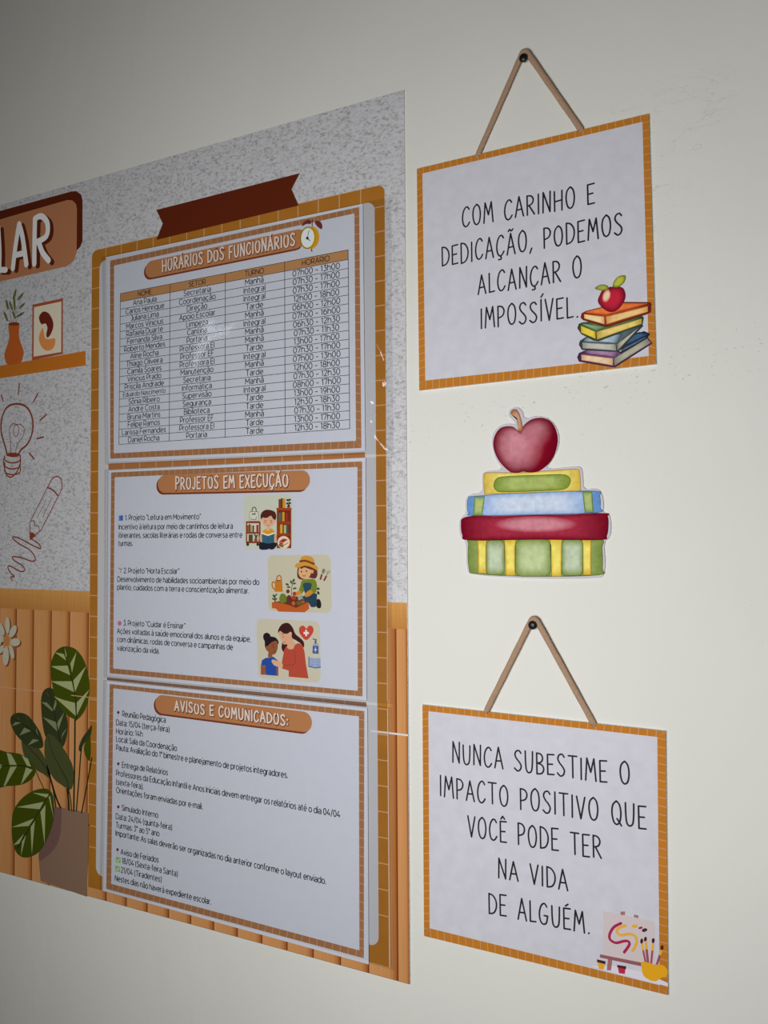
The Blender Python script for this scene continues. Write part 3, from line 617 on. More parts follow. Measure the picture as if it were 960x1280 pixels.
leaf(S6, [(-60, 180), (60, 184), (160, 200), (230, 250), (272, 330), (240, 390), (170, 430), (60, 442), (-60, 440)], [(-60, 290), (100, 284), (200, 290), (240, 302)],
     [[(52, 186), (88, 200), (132, 285), (75, 280)], [(165, 205), (215, 235), (240, 300), (210, 292)], [(30, 440), (80, 295), (130, 292), (40, 443)], [(160, 432), (200, 300), (250, 318)], [(-10, 270), (20, 282), (-10, 335)]], M_LF1, M_LF2, .28, 1.2)
leaf(S6, [(92, 720), (105, 630), (160, 545), (240, 485), (330, 460), (385, 480), (410, 540), (412, 680), (380, 800), (320, 920), (250, 975), (180, 985), (125, 945), (96, 850)], [(388, 490), (320, 600), (240, 740), (180, 840), (135, 915)],
     [[(250, 492), (375, 503), (358, 530)], [(128, 602), (335, 562), (305, 618)], [(92, 755), (262, 688), (222, 745)], [(105, 892), (185, 805), (150, 880)], [(372, 520), (385, 520), (412, 690)], [(310, 640), (348, 585), (342, 885)], [(235, 755), (268, 705), (245, 965)], [(170, 860), (200, 815), (162, 975)]], M_LF1, M_LF2, .36, 1.3)

# ================================================================ PLASTIC POCKETS
def pocket(cor, label, seed, ypos=-2.9, crinkle=1.0, welds=(), edge=.07, folds=(), bulges=()):
    """cor: TL,TR,BR,BL px; a clear film bag, welded along its edges, lying on the poster"""
    rnd = random.Random(seed); Q = W(cor, YB)
    r = root('plastic_pocket', (Q[2][0]+Q[3][0])/2, YB, Q[3][1], label, 'plastic pocket', 'clear plastic pockets on the poster')
    b = B(); nx, nz = 150, 80; mi = b.mi(M_FILM); ph = [rnd.uniform(0, 6) for _ in range(8)]; BL_ = [(*at(a_, b_, -5), c_, d_, e_) for a_, b_, c_, d_, e_ in bulges]
    def pt(u, v): 
        a = (Q[0][0]+(Q[1][0]-Q[0][0])*u, Q[0][1]+(Q[1][1]-Q[0][1])*u); c = (Q[3][0]+(Q[2][0]-Q[3][0])*u, Q[3][1]+(Q[2][1]-Q[3][1])*u)
        return (a[0]+(c[0]-a[0])*v, a[1]+(c[1]-a[1])*v)
    for j in range(nz+1):
        for i in range(nx+1):
            u = i/nx; u = u if u < .85 else .85+(u-.85); v = j/nz; x, z = pt(u, v)
            e = min(1, u/.015, (1-u)/edge, min(v, 1-v)/.02)
            d = .25*math.sin(x*.05+z*.021+ph[0])+.18*math.sin(z*.06-x*.03+ph[1])
            if u > .90:
                k = min(1, (u-.90)/.03)*crinkle
                d += k*(.9*math.sin(z*.11+x*.3+ph[2])*math.sin(z*.045+ph[3])+.45*math.sin(z*.33+x*.55+ph[4])+(.75*math.sin(z*.30-x*.42+ph[5]+1.5*math.sin(z*.05)) if crinkle > 1 and .3 < v < .97 else 0)+.08*rnd.uniform(-1, 1))
            for (bx_, bz_, ba, sx_, sz_) in BL_: d += ba*math.exp(-((x-bx_)/sx_)**2-((z-bz_)/sz_)**2)
            for (fu0, fv0, fu1, fv1, amp, wd_) in folds:  # creases pressed into the film
                tt_ = (v-fv0)/(fv1-fv0)
                if 0 <= tt_ <= 1: d += amp*math.sin(math.pi*tt_)*math.exp(-((u-(fu0+(fu1-fu0)*tt_)-.006*math.sin(9*tt_))/wd_)**2)
            yy = YB-.05-e*(-ypos+YB+.3+max(-.2, d))
            b.v.append((x, yy, z))
            if i and j:
                n = len(b.v)-1; b.f.append((n, n-nx-1, n-nx-2, n-1)); b.m.append(mi)
    b.build('front_film', r, smooth=True)
    b = B(); b.flat(Q, YB-.35, M_FILM); b.build('back_film', r)
    for (p0, p1, w) in welds:
        b = B(); b.stroke(W([p0, p1], -3.3), w, -3.9, M_WELD, caps=False); b.build('welded_seam', r)
    return r
def paper_sheet(cor, yb, bo, bi, label, nt=38, ns=27):
    Q = W(cor, yb); r = root('notice_sheet', (Q[2][0]+Q[3][0])/2, yb+.25, Q[3][1], label, 'paper sheet', 'tile-bordered sheets in the pockets')
    b = B(); b.slab(Q, yb+.25, yb, M_PAPER); b.build('paper', r)
    tile_border('tile_border', r, W(bo, yb), W(bi, yb), yb-.02, nt, ns, M_TILE2, M_GROUT2, .5)
    return r
YS = -2.6
def pill(r, p0, p1, rad, txt, T0, T1, TT, yb, gap=.2, sp=.4):
    x0, z0 = at(*p0, yb); x1, z1 = at(*p1, yb); a = math.atan2(z1-z0, x1-x0)
    def cap(dx, dz, q):
        L = []
        for k in range(13):
            t = a-math.pi/2+math.pi*k/12; L.append((x1+dx+q*math.cos(t), z1+dz+q*math.sin(t)))
        for k in range(13):
            t = a+math.pi/2+math.pi*k/12; L.append((x0+dx+q*math.cos(t), z0+dz+q*math.sin(t)))
        return L
    b = B(); b.flat(cap(-1.9, -1.7, rad), yb-.04, M_BROWN2); b.flat(cap(0, 0, rad), yb-.06, M_PILL); o = b.build('title_banner', r)
    b = B(); handtext(b, txt, T0, T1, TT, 2.5, yb-.10, M_BROWN2, gap, sp, (.45, -.45)); b.build('lettering_shadow', o)
    b = B(); handtext(b, txt, T0, T1, TT, 1.55, yb-.13, mat('cream_lettering', (.80, .70, .62), .5), gap, sp); b.build('title_lettering', o)
random.seed(3)
# -- sheet 1: timetable
s1 = paper_sheet([(132.5, 321.5), (453.5, 254.7), (456.5, 563.3), (135.6, 577.5)], YS,
                 [(137.6, 325.8), (449, 258.8), (451.8, 560), (137.8, 573.4)], [(142.6, 332), (443, 266.8), (445, 551), (142.2, 566.6)],
                 'white sheet with the staff timetable, topmost of the three sheets')
pill(s1, (190, 336.4), (372, 298.5), 8.6, 'HORÁRIOS DOS FUNCIONÁRIOS', (203, 339.6), (368.5, 306.3), (203, 325.6), YS)
TL, TR, BR, BL = W([(150.6, 367), (435.2, 312.3), (437.2, 535.8), (148.7, 555.6)], YS)
hd = (377.3-367)/(555.6-367)
def tp(u, v):
    a = (TL[0]+(TR[0]-TL[0])*u, TL[1]+(TR[1]-TL[1])*u); c = (BL[0]+(BR[0]-BL[0])*u, BL[1]+(BR[1]-BL[1])*u)
    return (a[0]+(c[0]-a[0])*v, a[1]+(c[1]-a[1])*v)
wt = TR[0]-TL[0]
cu = [0, (at(212.7, 354, YS)[0]-TL[0])/wt, (at(281.7, 342, YS)[0]-TL[0])/wt, (at(355.8, 328, YS)[0]-TL[0])/wt, 1]
vr = [0]+[hd+(1-hd)*k/19 for k in range(20)]
b = B(); b.flat([tp(0, 0), tp(1, 0), tp(1, vr[1]), tp(0, vr[1])], YS-.05, mat('header_row_print', (.50, .25, .10), .5))
for v in vr: b.stroke([tp(0, v), tp(1, v)], .5, YS-.08, M_GRID, caps=False)
for u in cu: b.stroke([tp(u, 0), tp(u, 1)], .6, YS-.085, M_GRID, caps=False)
tab = b.build('timetable', s1)
nomes = 'Ana Paula|Carlos Henrique|Juliana Lima|Marcos Vinicius|Rafaela Duarte|Fernanda Silva|Roberto Mendes|Aline Rocha|Thiago Oliveira|Camila Soares|Vinicius Prado|Priscila Andrade|Eduardo Nascimento|Sônia Ribeiro|André Costa|Bruna Martins|Felipe Ramos|Larissa Fernandes|Daniel Rocha'.split('|')
setor = 'Secretaria|Coordenação|Direção|Apoio Escolar|Limpeza|Cantina|Portaria|Professora EI|Professor EF|Professora EI|Manutenção|Secretaria|Informática|Supervisão|Segurança|Biblioteca|Professor EF|Professora EI|Portaria'.split('|')
tt = {'M': 'Manhã', 'I': 'Integral', 'T': 'Tarde'}; turno = [tt[c] for c in 'MIITMIMMTIMTMITTMTT']
hor = '07h00 – 13h00|07h30 – 17h00|07h30 – 17h00|12h00 – 18h00|06h00 – 12h00|07h00 – 16h00|06h30 – 12h30|07h30 – 11h30|13h00 – 17h00|07h30 – 17h00|07h00 – 13h00|12h00 – 18h00|07h30 – 12h30|08h00 – 17h00|13h00 – 19h00|12h30 – 18h30|07h30 – 11h30|13h00 – 17h00|12h30 – 18h30'.split('|')
KX = (.98, .98, 1.0, 1.06)
dirv = Vector((BR[0]-BL[0], BR[1]-BL[1])).normalized()
for ci, (hdr, rows) in enumerate((('NOME', nomes), ('SETOR', setor), ('TURNO', turno), ('HORÁRIO', hor))):
    b = B(); um = (cu[ci]+cu[ci+1])/2
    for ri, s in enumerate([hdr]+rows):
        x_, z_ = tp(um, (vr[ri]+vr[ri+1])/2)
        cap = 4.8 if ri == 0 else 5.2
        if s == 'Eduardo Nascimento': cap = 4.4
        k2 = KX[ci] if ri else 1.0
        if s == 'Eduardo Nascimento': k2 *= .98
        smalltext(b, s, None, None, YS-.11, M_INKT, cap, .13, ((x_, z_-cap*.46), dirv), k2)
    b.build('column_text', tab)
# alarm clock
K = zm(365, 265, 19.2); b = B(); yk = YS
b.flat(W(K(ell(470, 620, 185, 270, 28, .1)), yk), yk-.16, ink((178, 130, 20), 390, 300)); b.flat(W(K(ell(380, 620, 185, 270, 28, .1)), yk), yk-.18, ink((120, 92, 26), 390, 300))
b.flat(W(K(ell(382, 620, 165, 245, 28, .1)), yk), yk-.20, ink((190, 180, 70), 390, 300)); b.flat(W(K(ell(380, 620, 150, 225, 28, .1)), yk), yk-.22, ink((190, 196, 208), 390, 300))
b.stroke(W(K([(370, 630), (412, 445)]), yk), .6, yk-.24, ink((70, 62, 30), 390, 300)); b.stroke(W(K([(370, 630), (435, 690)]), yk), .7, yk-.24, ink((70, 45, 60), 390, 300)); b.flat(W(K(ell(372, 630, 34, 36, 12)), yk), yk-.25, ink((45, 40, 20), 390, 300))
b.stroke(W(K([(462, 860), (478, 945)]), yk), 1.0, yk-.15, ink((60, 26, 26), 390, 300)); b.stroke(W(K([(190, 840), (170, 885)]), yk), 1.0, yk-.15, ink((60, 26, 26), 390, 300))
b.flat(W(K(cr([(245, 340), (265, 270), (340, 200), (420, 190), (468, 240), (440, 290), (350, 290)], True, 4)), yk), yk-.17, ink((92, 38, 34), 390, 290)); b.flat(W(K(cr([(545, 240), (600, 215), (680, 230), (730, 330), (715, 410), (660, 390), (590, 330)], True, 4)), yk), yk-.17, ink((92, 38, 40), 390, 290))
b.stroke(W(K([(485, 350), (490, 190)]), yk), .8, yk-.15, ink((70, 40, 36), 390, 290)); b.stroke(W(K(cr([(420, 190), (500, 140), (590, 130), (640, 215)], False, 4)), yk), .6, yk-.15, ink((160, 110, 80), 390, 290))
b.build('alarm_clock_print', s1)
pocket([(127.5, 321), (489, 246), (492, 567), (131, 581)], 'clear plastic pocket holding the staff timetable, topmost of three', 11, crinkle=1.3, edge=.05, folds=((.935, .30, .985, .72, 1.3, .006), (.985, .55, .955, .99, 1.6, .005), (.94, .62, .95, .97, 1.2, .005), (.90, .9, .93, .995, 1.0, .006)), bulges=((474, 428, 4.8, 6, 8), (466, 500, 1.7, 3, 5), (468, 548, 2.4, 3.5, 5), (441, 551, 1.6, 3.5, 4), (479, 470, 1.8, 3, 7)), welds=(((132.8, 325), (134.6, 577), .7),))

# -- sheet 2: projects
s2 = paper_sheet([(135.6, 588.3), (457, 572.3), (458.2, 875), (134, 844.5)], YS,
                 [(139, 590.6), (452.6, 576.6), (453.2, 870.5), (137, 841.5)], [(143.4, 596.6), (446.8, 583.8), (447.2, 863.5), (141.5, 835.6)],
                 'white sheet headed with school projects and three small pictures, middle of three')
pill(s2, (206, 604.9), (377, 600.2), 8.8, 'PROJETOS EM EXECUÇÃO', (219.6, 611.6), (359.8, 607.8), (219.6, 597), YS)
Z6 = zm(120, 570, 4.8); Z8 = zm(120, 700, 4.8)
def lines(r, L, yb, cap):
    b = B()
    for s, p0, p1 in L: smalltext(b, s, p0, p1, yb-.06, M_INKT, cap, .14, None, 1.0, .2)
    return b.build('notice_text', r)
lines(s2, [('1. Projeto “Leitura em Movimento”', (156.5, 650.2), (250.8, 649)), ('Incentivo à leitura por meio de cantinhos de leitura', (148.5, 661.7), (290.8, 660.8)),
           ('itinerantes, sacolas literárias e rodas de conversa entre', (148.5, 672.3), (302.7, 671.9)), ('turmas.', (148.1, 682.3), (165.6, 682.3))], YS, 5.1)
lines(s2, [('2. Projeto “Horta Escolar”', (155, 716.3), (223.8, 717.3)), ('Desenvolvimento de habilidades socioambientais por meio do', (147, 727), (323.8, 731)),
           ('plantio, cuidados com a terra e conscientização alimentar.', (146.7, 737), (311, 742))], YS, 5.1)
lines(s2, [('3. Projeto “Cuidar é Ensinar”', (154.4, 781.7), (231.5, 785.8)), ('Ações voltadas à saúde emocional dos alunos e da equipe,', (146.5, 791.7), (313.3, 802.3)),
           ('com dinâmicas, rodas de conversa e campanhas de', (146.5, 802.2), (290.8, 812.4)), ('valorização da vida.', (146.5, 813), (198.8, 817))], YS, 5.1)
b = B(); b.flat(W([(148.6, 644.5), (153.8, 644.2), (153.8, 650.8), (148.6, 651)], YS), YS-.06, ink((52, 84, 150), 150, 650)); b.stroke(W([(150, 645), (150, 650.5)], YS), .5, YS-.08, ink((110, 150, 200), 150, 650)); b.build('book_icon', s2)
b = B(); b.stroke(W(cr([(151, 716), (151, 712.5), (153, 710.5)], False, 4), YS), .6, YS-.06, ink((76, 104, 60), 150, 712)); b.stroke(W([(151, 712), (148.6, 710)], YS), .9, YS-.06, ink((90, 110, 70), 150, 712)); b.build('seedling_icon', s2)
b = B(); b.flat(W(ell(149.4, 779, 2.8, 3.2, 14), YS), YS-.06, ink((176, 112, 134), 150, 780)); b.flat(W(ell(149.9, 779.5, 1.2, 1.8, 10), YS), YS-.08, ink((150, 80, 110), 150, 780)); b.build('flower_icon', s2)

def card(F, cor, r, seen, px, py):
    b = B(); q = F(cor); P = W(q, YS)
    # rounded corners by cutting each corner with a curve
    out = []
    for k in range(4):
        A, Bp, Cn = P[k-1], P[k], P[(k+1) % 4]; r0 = 6.5
        def tow(p, qq): d = math.hypot(qq[0]-p[0], qq[1]-p[1]); return (p[0]+(qq[0]-p[0])*r0/d, p[1]+(qq[1]-p[1])*r0/d)
        a, c = tow(Bp, A), tow(Bp, Cn)
        for i in range(6):
            t = i/5; out.append(((1-t)**2*a[0]+2*t*(1-t)*Bp[0]+t*t*c[0], (1-t)**2*a[1]+2*t*(1-t)*Bp[1]+t*t*c[1]))
    b.flat(out, YS-.05, ink(seen, px, py)); return b.build('picture_card', r)
class Art:
    def __init__(s, F, px, py, y0, parent, base=.08): s.F, s.px, s.py, s.y, s.par, s.k, s.b = F, px, py, y0, parent, base, B()
    def p(s, rgb, pts, smooth=False):
        pts = cr(pts, True, 4) if smooth else pts
        s.b.flat(W(s.F(pts), s.y), s.y-s.k, ink(rgb, s.px, s.py)); s.k += .008
    def e(s, rgb, cx, cy, rx, ry, a=0): s.b.flat(W(s.F(ell(cx, cy, rx, ry, 18, a)), s.y), s.y-s.k, ink(rgb, s.px, s.py)); s.k += .008
    def r(s, rgb, x0, y0, x1, y1): s.p(rgb, [(x0, y0), (x1, y0), (x1, y1), (x0, y1)])
    def l(s, rgb, pts, w, smooth=False):
        pts = cr(pts, False, 4) if smooth else pts
        s.b.stroke(W(s.F(pts), s.y), w, s.y-s.k, ink(rgb, s.px, s.py)); s.k += .008
    def done(s, name): o = s.b.build(name, s.par); s.b = B(); return o
# picture 1: reading child and shelves
F = zm(300, 615, 12.8)
cd = card(F, [(62, 62), (838, 38), (848, 912), (66, 925)], s2, (192, 196, 178), 335, 650)
A = Art(F, 335, 650, YS, cd)
A.r((128, 58, 34), 95, 470, 330, 820); A.r((205, 196, 176), 115, 500, 305, 640); A.r((200, 192, 172), 115, 668, 300, 790)
for x_, w_, c, h_ in ((112, 26, (150, 76, 30), 530), (140, 26, (70, 66, 36), 515), (168, 26, (190, 140, 60), 530), (200, 26, (60, 70, 84), 535), (262, 36, (160, 50, 34), 525)): A.r(c, x_, h_, x_+w_, 640)
A.r((74, 76, 44), 140, 680, 205, 790); A.r((150, 76, 44), 228, 745, 280, 790); A.l((50, 60, 36), [(255, 745), (250, 700), (235, 680)], 1.4); A.l((50, 60, 36), [(255, 740), (278, 690)], 1.4)
A.e((70, 38, 30), 125, 838, 22, 26); A.e((70, 38, 30), 285, 838, 22, 26); A.done('low_bookshelf')
A.p((206, 202, 186), [(158, 315), (292, 315), (300, 465), (150, 465)]); A.l((90, 80, 68), [(158, 315), (292, 315), (300, 465), (150, 465), (158, 315)], .35); A.l((96, 80, 66), [(195, 312), (200, 262), (230, 245), (255, 262), (262, 312)], .9, True)
A.e((46, 56, 40), 208, 355, 14, 12); A.e((46, 56, 40), 238, 350, 12, 16); A.l((90, 66, 56), [(180, 440), (260, 440), (262, 395)], .5); A.l((90, 66, 56), [(180, 440), (180, 410)], .5); A.done('tote_bag')
A.r((146, 60, 28), 590, 262, 822, 900); A.r((110, 38, 20), 612, 300, 805, 470); A.r((110, 38, 20), 612, 520, 805, 665); A.r((120, 42, 22), 612, 700, 805, 880)
for x_, w_, c, t_, bt in ((622, 40, (84, 100, 84), 330, 468), (678, 38, (196, 146, 50), 320, 468), (735, 30, (150, 50, 30), 330, 468), (768, 26, (120, 40, 26), 345, 468), (645, 40, (206, 156, 50), 520, 662), (705, 36, (170, 176, 120), 530, 662), (742, 36, (66, 84, 88), 525, 662), (617, 26, (140, 70, 28), 530, 662), (620, 38, (130, 60, 26), 115, 255), (658, 26, (66, 70, 34), 100, 255), (686, 40, (206, 136, 46), 105, 255)): A.r(c, x_, t_, x_+w_, bt)
A.r((160, 66, 30), 585, 255, 828, 280); A.e((140, 64, 30), 780, 235, 28, 20)
for a_ in ((762, 130), (800, 125), (758, 185), (802, 180), (782, 215)): A.e((46, 56, 36), a_[0], a_[1], 16, 18)
A.l((46, 56, 36), [(782, 235), (782, 120)], .5); A.done('tall_bookcase')
A.p((26, 32, 46), [(310, 830), (340, 800), (460, 815), (580, 810), (592, 850), (540, 915), (478, 915), (460, 880), (455, 918), (325, 918)], True)
A.e((206, 160, 126), 350, 735, 34, 70); A.e((206, 160, 126), 560, 735, 30, 70)
A.p((206, 146, 34), [(350, 660), (372, 615), (430, 585), (500, 585), (548, 620), (560, 660), (455, 720)])
A.e((216, 168, 130), 455, 590, 34, 34); A.e((214, 166, 130), 455, 450, 100, 112); A.e((220, 172, 140), 358, 470, 18, 24); A.e((220, 172, 140), 552, 470, 18, 24)
A.p((80, 34, 28), [(340, 440), (335, 370), (370, 310), (430, 284), (500, 292), (560, 320), (582, 380), (570, 445), (530, 425), (500, 380), (430, 415), (365, 410)], True)
A.e((206, 130, 100), 405, 490, 20, 14); A.e((206, 130, 100), 505, 490, 20, 14); A.l((70, 40, 30), [(395, 455), (412, 464), (425, 455)], .45, True); A.l((70, 40, 30), [(490, 455), (505, 464), (520, 455)], .45, True); A.l((120, 50, 40), [(440, 530), (455, 538), (470, 530)], .4, True)
A.p((50, 92, 112), [(355, 660), (455, 695), (555, 660), (550, 810), (455, 825), (360, 805)]); A.l((225, 215, 190), [(352, 658), (455, 692), (557, 655)], 1.2); A.l((34, 66, 84), [(455, 700), (455, 820)], .4); A.done('reading_child')
A.e((226, 196, 172), 705, 805, 100, 102); A.p((150, 50, 32), [(630, 790), (700, 745), (770, 760), (695, 810)]); A.p((210, 190, 160), [(695, 815), (770, 770), (770, 785), (700, 830)]); A.p((170, 66, 34), [(632, 795), (695, 815), (700, 850), (640, 835)])
A.p((86, 96, 40), [(626, 830), (700, 855), (700, 890), (630, 865)]); A.p((220, 205, 170), [(705, 860), (775, 820), (775, 850), (712, 888)]); A.l((60, 60, 30), [(700, 855), (775, 815)], .5); A.done('book_badge')
# picture 2: child gardening
F = zm(330, 690, 10.667)
cd = card(F, [(48, 42), (888, 36), (905, 815), (60, 790)], s2, (198, 192, 168), 375, 730)
A = Art(F, 375, 730, YS, cd)
A.p((196, 120, 34), [(150, 380), (240, 375), (252, 530), (140, 530)]); A.l((190, 112, 30), [(165, 380), (180, 325), (210, 315), (228, 340), (232, 380)], 1.3, True); A.l((190, 112, 30), [(148, 410), (118, 400), (108, 440), (125, 485), (146, 495)], 1.3, True); A.e((140, 80, 26), 195, 380, 36, 8); A.done('watering_can')
for a_ in ((395, 380, 14, 26, .5), (310, 432, 24, 14, .4), (405, 420, 22, 12, -.4), (328, 468, 24, 12, 0), (410, 485, 26, 12, -.2), (362, 400, 12, 24, -.3)): A.e((62, 80, 42), *a_)
A.l((70, 84, 46), [(370, 590), (368, 500), (385, 400)], .6, True); A.e((120, 50, 36), 320, 525, 24, 28)
A.p((70, 92, 50), [(120, 565), (140, 580), (150, 640), (110, 630), (140, 620), (118, 590)], True); A.l((62, 84, 44), [(150, 660), (148, 580), (172, 565)], 1.2); A.l((62, 84, 44), [(115, 620), (148, 640), (172, 622)], 1.2); A.done('tomato_plant')
A.p((170, 84, 34), [(105, 672), (180, 655), (600, 660), (600, 760), (540, 805), (200, 795), (160, 755), (108, 750)]); A.p((110, 50, 26), [(185, 665), (440, 590), (590, 660), (430, 745), (330, 705)]); A.p((104, 126, 44), [(205, 640), (220, 570), (260, 552), (300, 590), (298, 660), (240, 680)], True)
A.e((104, 44, 44), 335, 620, 34, 46); A.e((150, 70, 40), 400, 610, 30, 30); A.e((184, 100, 50), 395, 685, 24, 28); A.e((110, 90, 44), 470, 680, 40, 30); A.e((130, 110, 60), 520, 665, 24, 20); A.p((188, 92, 40), [(105, 672), (330, 705), (430, 745), (600, 668), (600, 760), (540, 805), (200, 795), (160, 755), (108, 750)]); A.done('vegetable_crate')
A.p((34, 30, 34), [(700, 640), (740, 630), (765, 690), (755, 745), (715, 745), (695, 700)], True)
A.p((38, 66, 84), [(520, 590), (690, 550), (705, 620), (700, 720), (630, 732), (600, 680), (540, 640)], True); A.e((46, 60, 40), 725, 490, 18, 16); A.e((46, 60, 40), 725, 545, 16, 24, -.4)
A.p((116, 130, 40), [(510, 380), (600, 360), (680, 372), (708, 450), (690, 540), (600, 560), (540, 520), (500, 560), (465, 530), (490, 440)], True)
A.p((42, 74, 92), [(525, 420), (610, 410), (640, 440), (610, 520), (560, 560), (535, 500)], True)
A.p((206, 138, 44), [(440, 530), (480, 515), (500, 545), (450, 585), (420, 570)], True); A.p((206, 138, 44), [(560, 545), (620, 505), (655, 540), (610, 585), (560, 600), (545, 575)], True); A.e((170, 60, 36), 408, 555, 26, 26); A.p((150, 160, 150), [(455, 605), (490, 570), (520, 590), (500, 630), (465, 640)], True)
A.p((100, 50, 34), [(465, 200), (445, 300), (460, 350), (520, 370), (600, 340), (640, 350), (690, 350), (715, 290), (690, 210), (600, 180)], True); A.e((218, 170, 120), 545, 265, 85, 95); A.e((222, 160, 120), 645, 255, 20, 32); A.p((100, 50, 34), [(480, 190), (540, 180), (640, 205), (660, 240), (600, 225), (540, 205), (500, 225)], True)
A.p((206, 148, 58), [(415, 180), (440, 150), (480, 140), (500, 70), (560, 50), (630, 65), (668, 110), (672, 160), (715, 205), (712, 245), (660, 215), (560, 180), (460, 210), (425, 205)], True); A.l((130, 66, 34), [(485, 125), (560, 118), (668, 158)], 1.9, True)
A.e((60, 34, 26), 502, 262, 9, 12); A.e((60, 34, 26), 570, 255, 9, 12); A.l((140, 50, 34), [(520, 312), (540, 322), (558, 308)], .6, True); A.done('gardening_child')
A.e((130, 124, 110), 795, 255, 22, 34, .2); A.l((120, 60, 40), [(772, 305), (755, 360)], 1.6); A.l((120, 60, 40), [(832, 325), (805, 375)], 1.6); A.l((130, 124, 110), [(832, 320), (850, 280), (840, 255)], .5); A.l((130, 124, 110), [(850, 290), (880, 265), (868, 245)], .5); A.done('hand_tools')
# picture 3: adult comforting a child
F = zm(315, 770, 10.667)
cd = card(F, [(58, 32), (905, 72), (915, 895), (80, 830)], s2, (198, 192, 170), 360, 812)
A = Art(F, 360, 812, YS, cd)
A.p((58, 28, 26), [(400, 370), (395, 430), (425, 478), (470, 400), (520, 300), (640, 360), (690, 420), (692, 350), (640, 290), (580, 240), (540, 150), (480, 92), (400, 110), (352, 180), (355, 230), (420, 230)], True)
A.p((214, 164, 130), [(355, 230), (380, 200), (430, 235), (520, 210), (530, 270), (560, 350), (590, 370), (560, 450), (490, 440), (470, 380), (420, 375), (385, 310)], True)
A.p((58, 28, 26), [(350, 200), (375, 140), (440, 92), (510, 120), (535, 200), (500, 220), (455, 238), (405, 215), (365, 190)], True)
A.p((180, 74, 56), [(490, 425), (560, 400), (610, 360), (670, 380), (700, 470), (720, 640), (755, 832), (490, 810), (490, 728), (400, 700), (400, 610), (430, 450), (460, 400)])
A.e((218, 168, 134), 512, 240, 20, 30); A.p((214, 164, 130), [(490, 440), (470, 400), (560, 395), (545, 440)], True); A.l((90, 40, 34), [(395, 238), (430, 240)], .4); A.l((90, 50, 40), [(410, 282), (430, 276)], .45); A.l((150, 60, 50), [(420, 345), (445, 350)], .45)
A.l((150, 56, 44), [(570, 470), (580, 560), (560, 640), (420, 660)], .5, True); A.done('comforting_adult')
A.p((34, 22, 26), [(150, 290), (160, 240), (200, 222), (240, 245), (250, 270), (310, 285), (350, 330), (345, 380), (240, 450), (205, 465), (175, 410), (170, 340)], True)
A.p((146, 84, 52), [(205, 420), (250, 360), (320, 330), (345, 380), (338, 450), (310, 505), (270, 520), (275, 545), (215, 545), (220, 490)], True); A.e((150, 88, 56), 203, 425, 16, 28)
A.p((40, 76, 156), [(120, 660), (135, 590), (180, 560), (290, 545), (350, 600), (350, 798), (185, 785), (180, 665)]); A.p((150, 84, 60), [(118, 662), (182, 668), (182, 785), (118, 780)]); A.p((150, 84, 60), [(325, 680), (352, 690), (352, 798), (330, 795)])
A.p((216, 168, 134), [(262, 600), (285, 580), (340, 600), (405, 630), (405, 690), (330, 672), (290, 650)], True); A.l((60, 34, 26), [(270, 385), (300, 378)], .4); A.l((60, 34, 26), [(275, 412), (300, 415)], .45); A.l((110, 40, 34), [(290, 475), (315, 478)], .45); A.done('comforted_child')
A.p((196, 70, 56), [(728, 168), (760, 130), (805, 140), (822, 195), (790, 260), (725, 322), (660, 265), (630, 205), (640, 145), (690, 130)], True); A.r((232, 220, 214), 712, 185, 736, 268); A.r((232, 220, 214), 690, 212, 760, 240); A.done('heart_cross')
A.p((70, 92, 150), [(812, 398), (888, 400), (888, 505), (808, 498)]); A.p((150, 160, 186), [(825, 365), (880, 368), (888, 400), (812, 398)]); A.r((70, 84, 120), 838, 325, 860, 365); A.l((70, 84, 120), [(815, 305), (860, 318)], .9); A.l((226, 228, 236), [(848, 420), (848, 475)], .6); A.l((226, 228, 236), [(832, 448), (866, 450)], .6); A.done('soap_bottle')
A.p((160, 176, 204), [(760, 550), (840, 560), (915, 560), (915, 680), (845, 692), (758, 670)]); A.l((66, 80, 130), [(760, 545), (760, 672), (845, 692), (915, 682)], .8)
for k in range(5): A.l((84, 100, 150), [(772, 572+22*k), (835, 580+22*k)], .35); A.l((84, 100, 150), [(850, 580+22*k), (908, 576+22*k)], .35)
A.done('open_book')
pocket([(130.5, 586.5), (490, 570.5), (491, 880.5), (129.5, 847.5)], 'clear plastic pocket holding the projects sheet, middle of three', 23, crinkle=.3, welds=(((134.3, 590), (132.6, 844), .7), ((484.2, 575), (484.5, 876), .5)))

# -- sheet 3: notices
s3 = paper_sheet([(133.5, 851), (459.2, 885), (460.8, 1205.5), (128.4, 1113.3)], YS,
                 [(137.2, 855), (455.4, 888.9), (454.8, 1197.8), (132.8, 1111)], [(141.8, 860.4), (448.6, 895.4), (449.3, 1188), (139, 1104.8)],
                 'white sheet of written notices and dates, lowest of the three sheets')
pill(s3, (203, 880.5), (379, 902.2), 9.0, 'AVISOS E COMUNICADOS:', (218.5, 888), (360, 907), (218.5, 876), YS)
lines(s3, [('Reunião Pedagógica', (153, 895.4), (207, 903.3)), ('Data: 15/04 (terça-feira)', (145.4, 906.3), (211.7, 915.2)), ('Horário: 14h', (145.4, 917.3), (178, 921)),
           ('Local: Sala da Coordenação', (145.4, 926.9), (221, 938.8)), ('Pauta: Avaliação do 1º bimestre e planejamento de projetos integradores.', (145.4, 937.5), (359.4, 972.6))], YS, 5.4)
lines(s3, [('Entrega de Relatórios', (152.7, 959.4), (209.6, 969)), ('Professores da Educação Infantil e Anos Iniciais devem entregar os relatórios até o dia 04/04', (145.4, 969.4), (425, 1022)),
           ('(sexta-feira).', (145.4, 980.4), (178.7, 986.6)), ('Orientações foram enviadas por e-mail.', (145.4, 990.8), (252.7, 1011.7))], YS, 5.4)
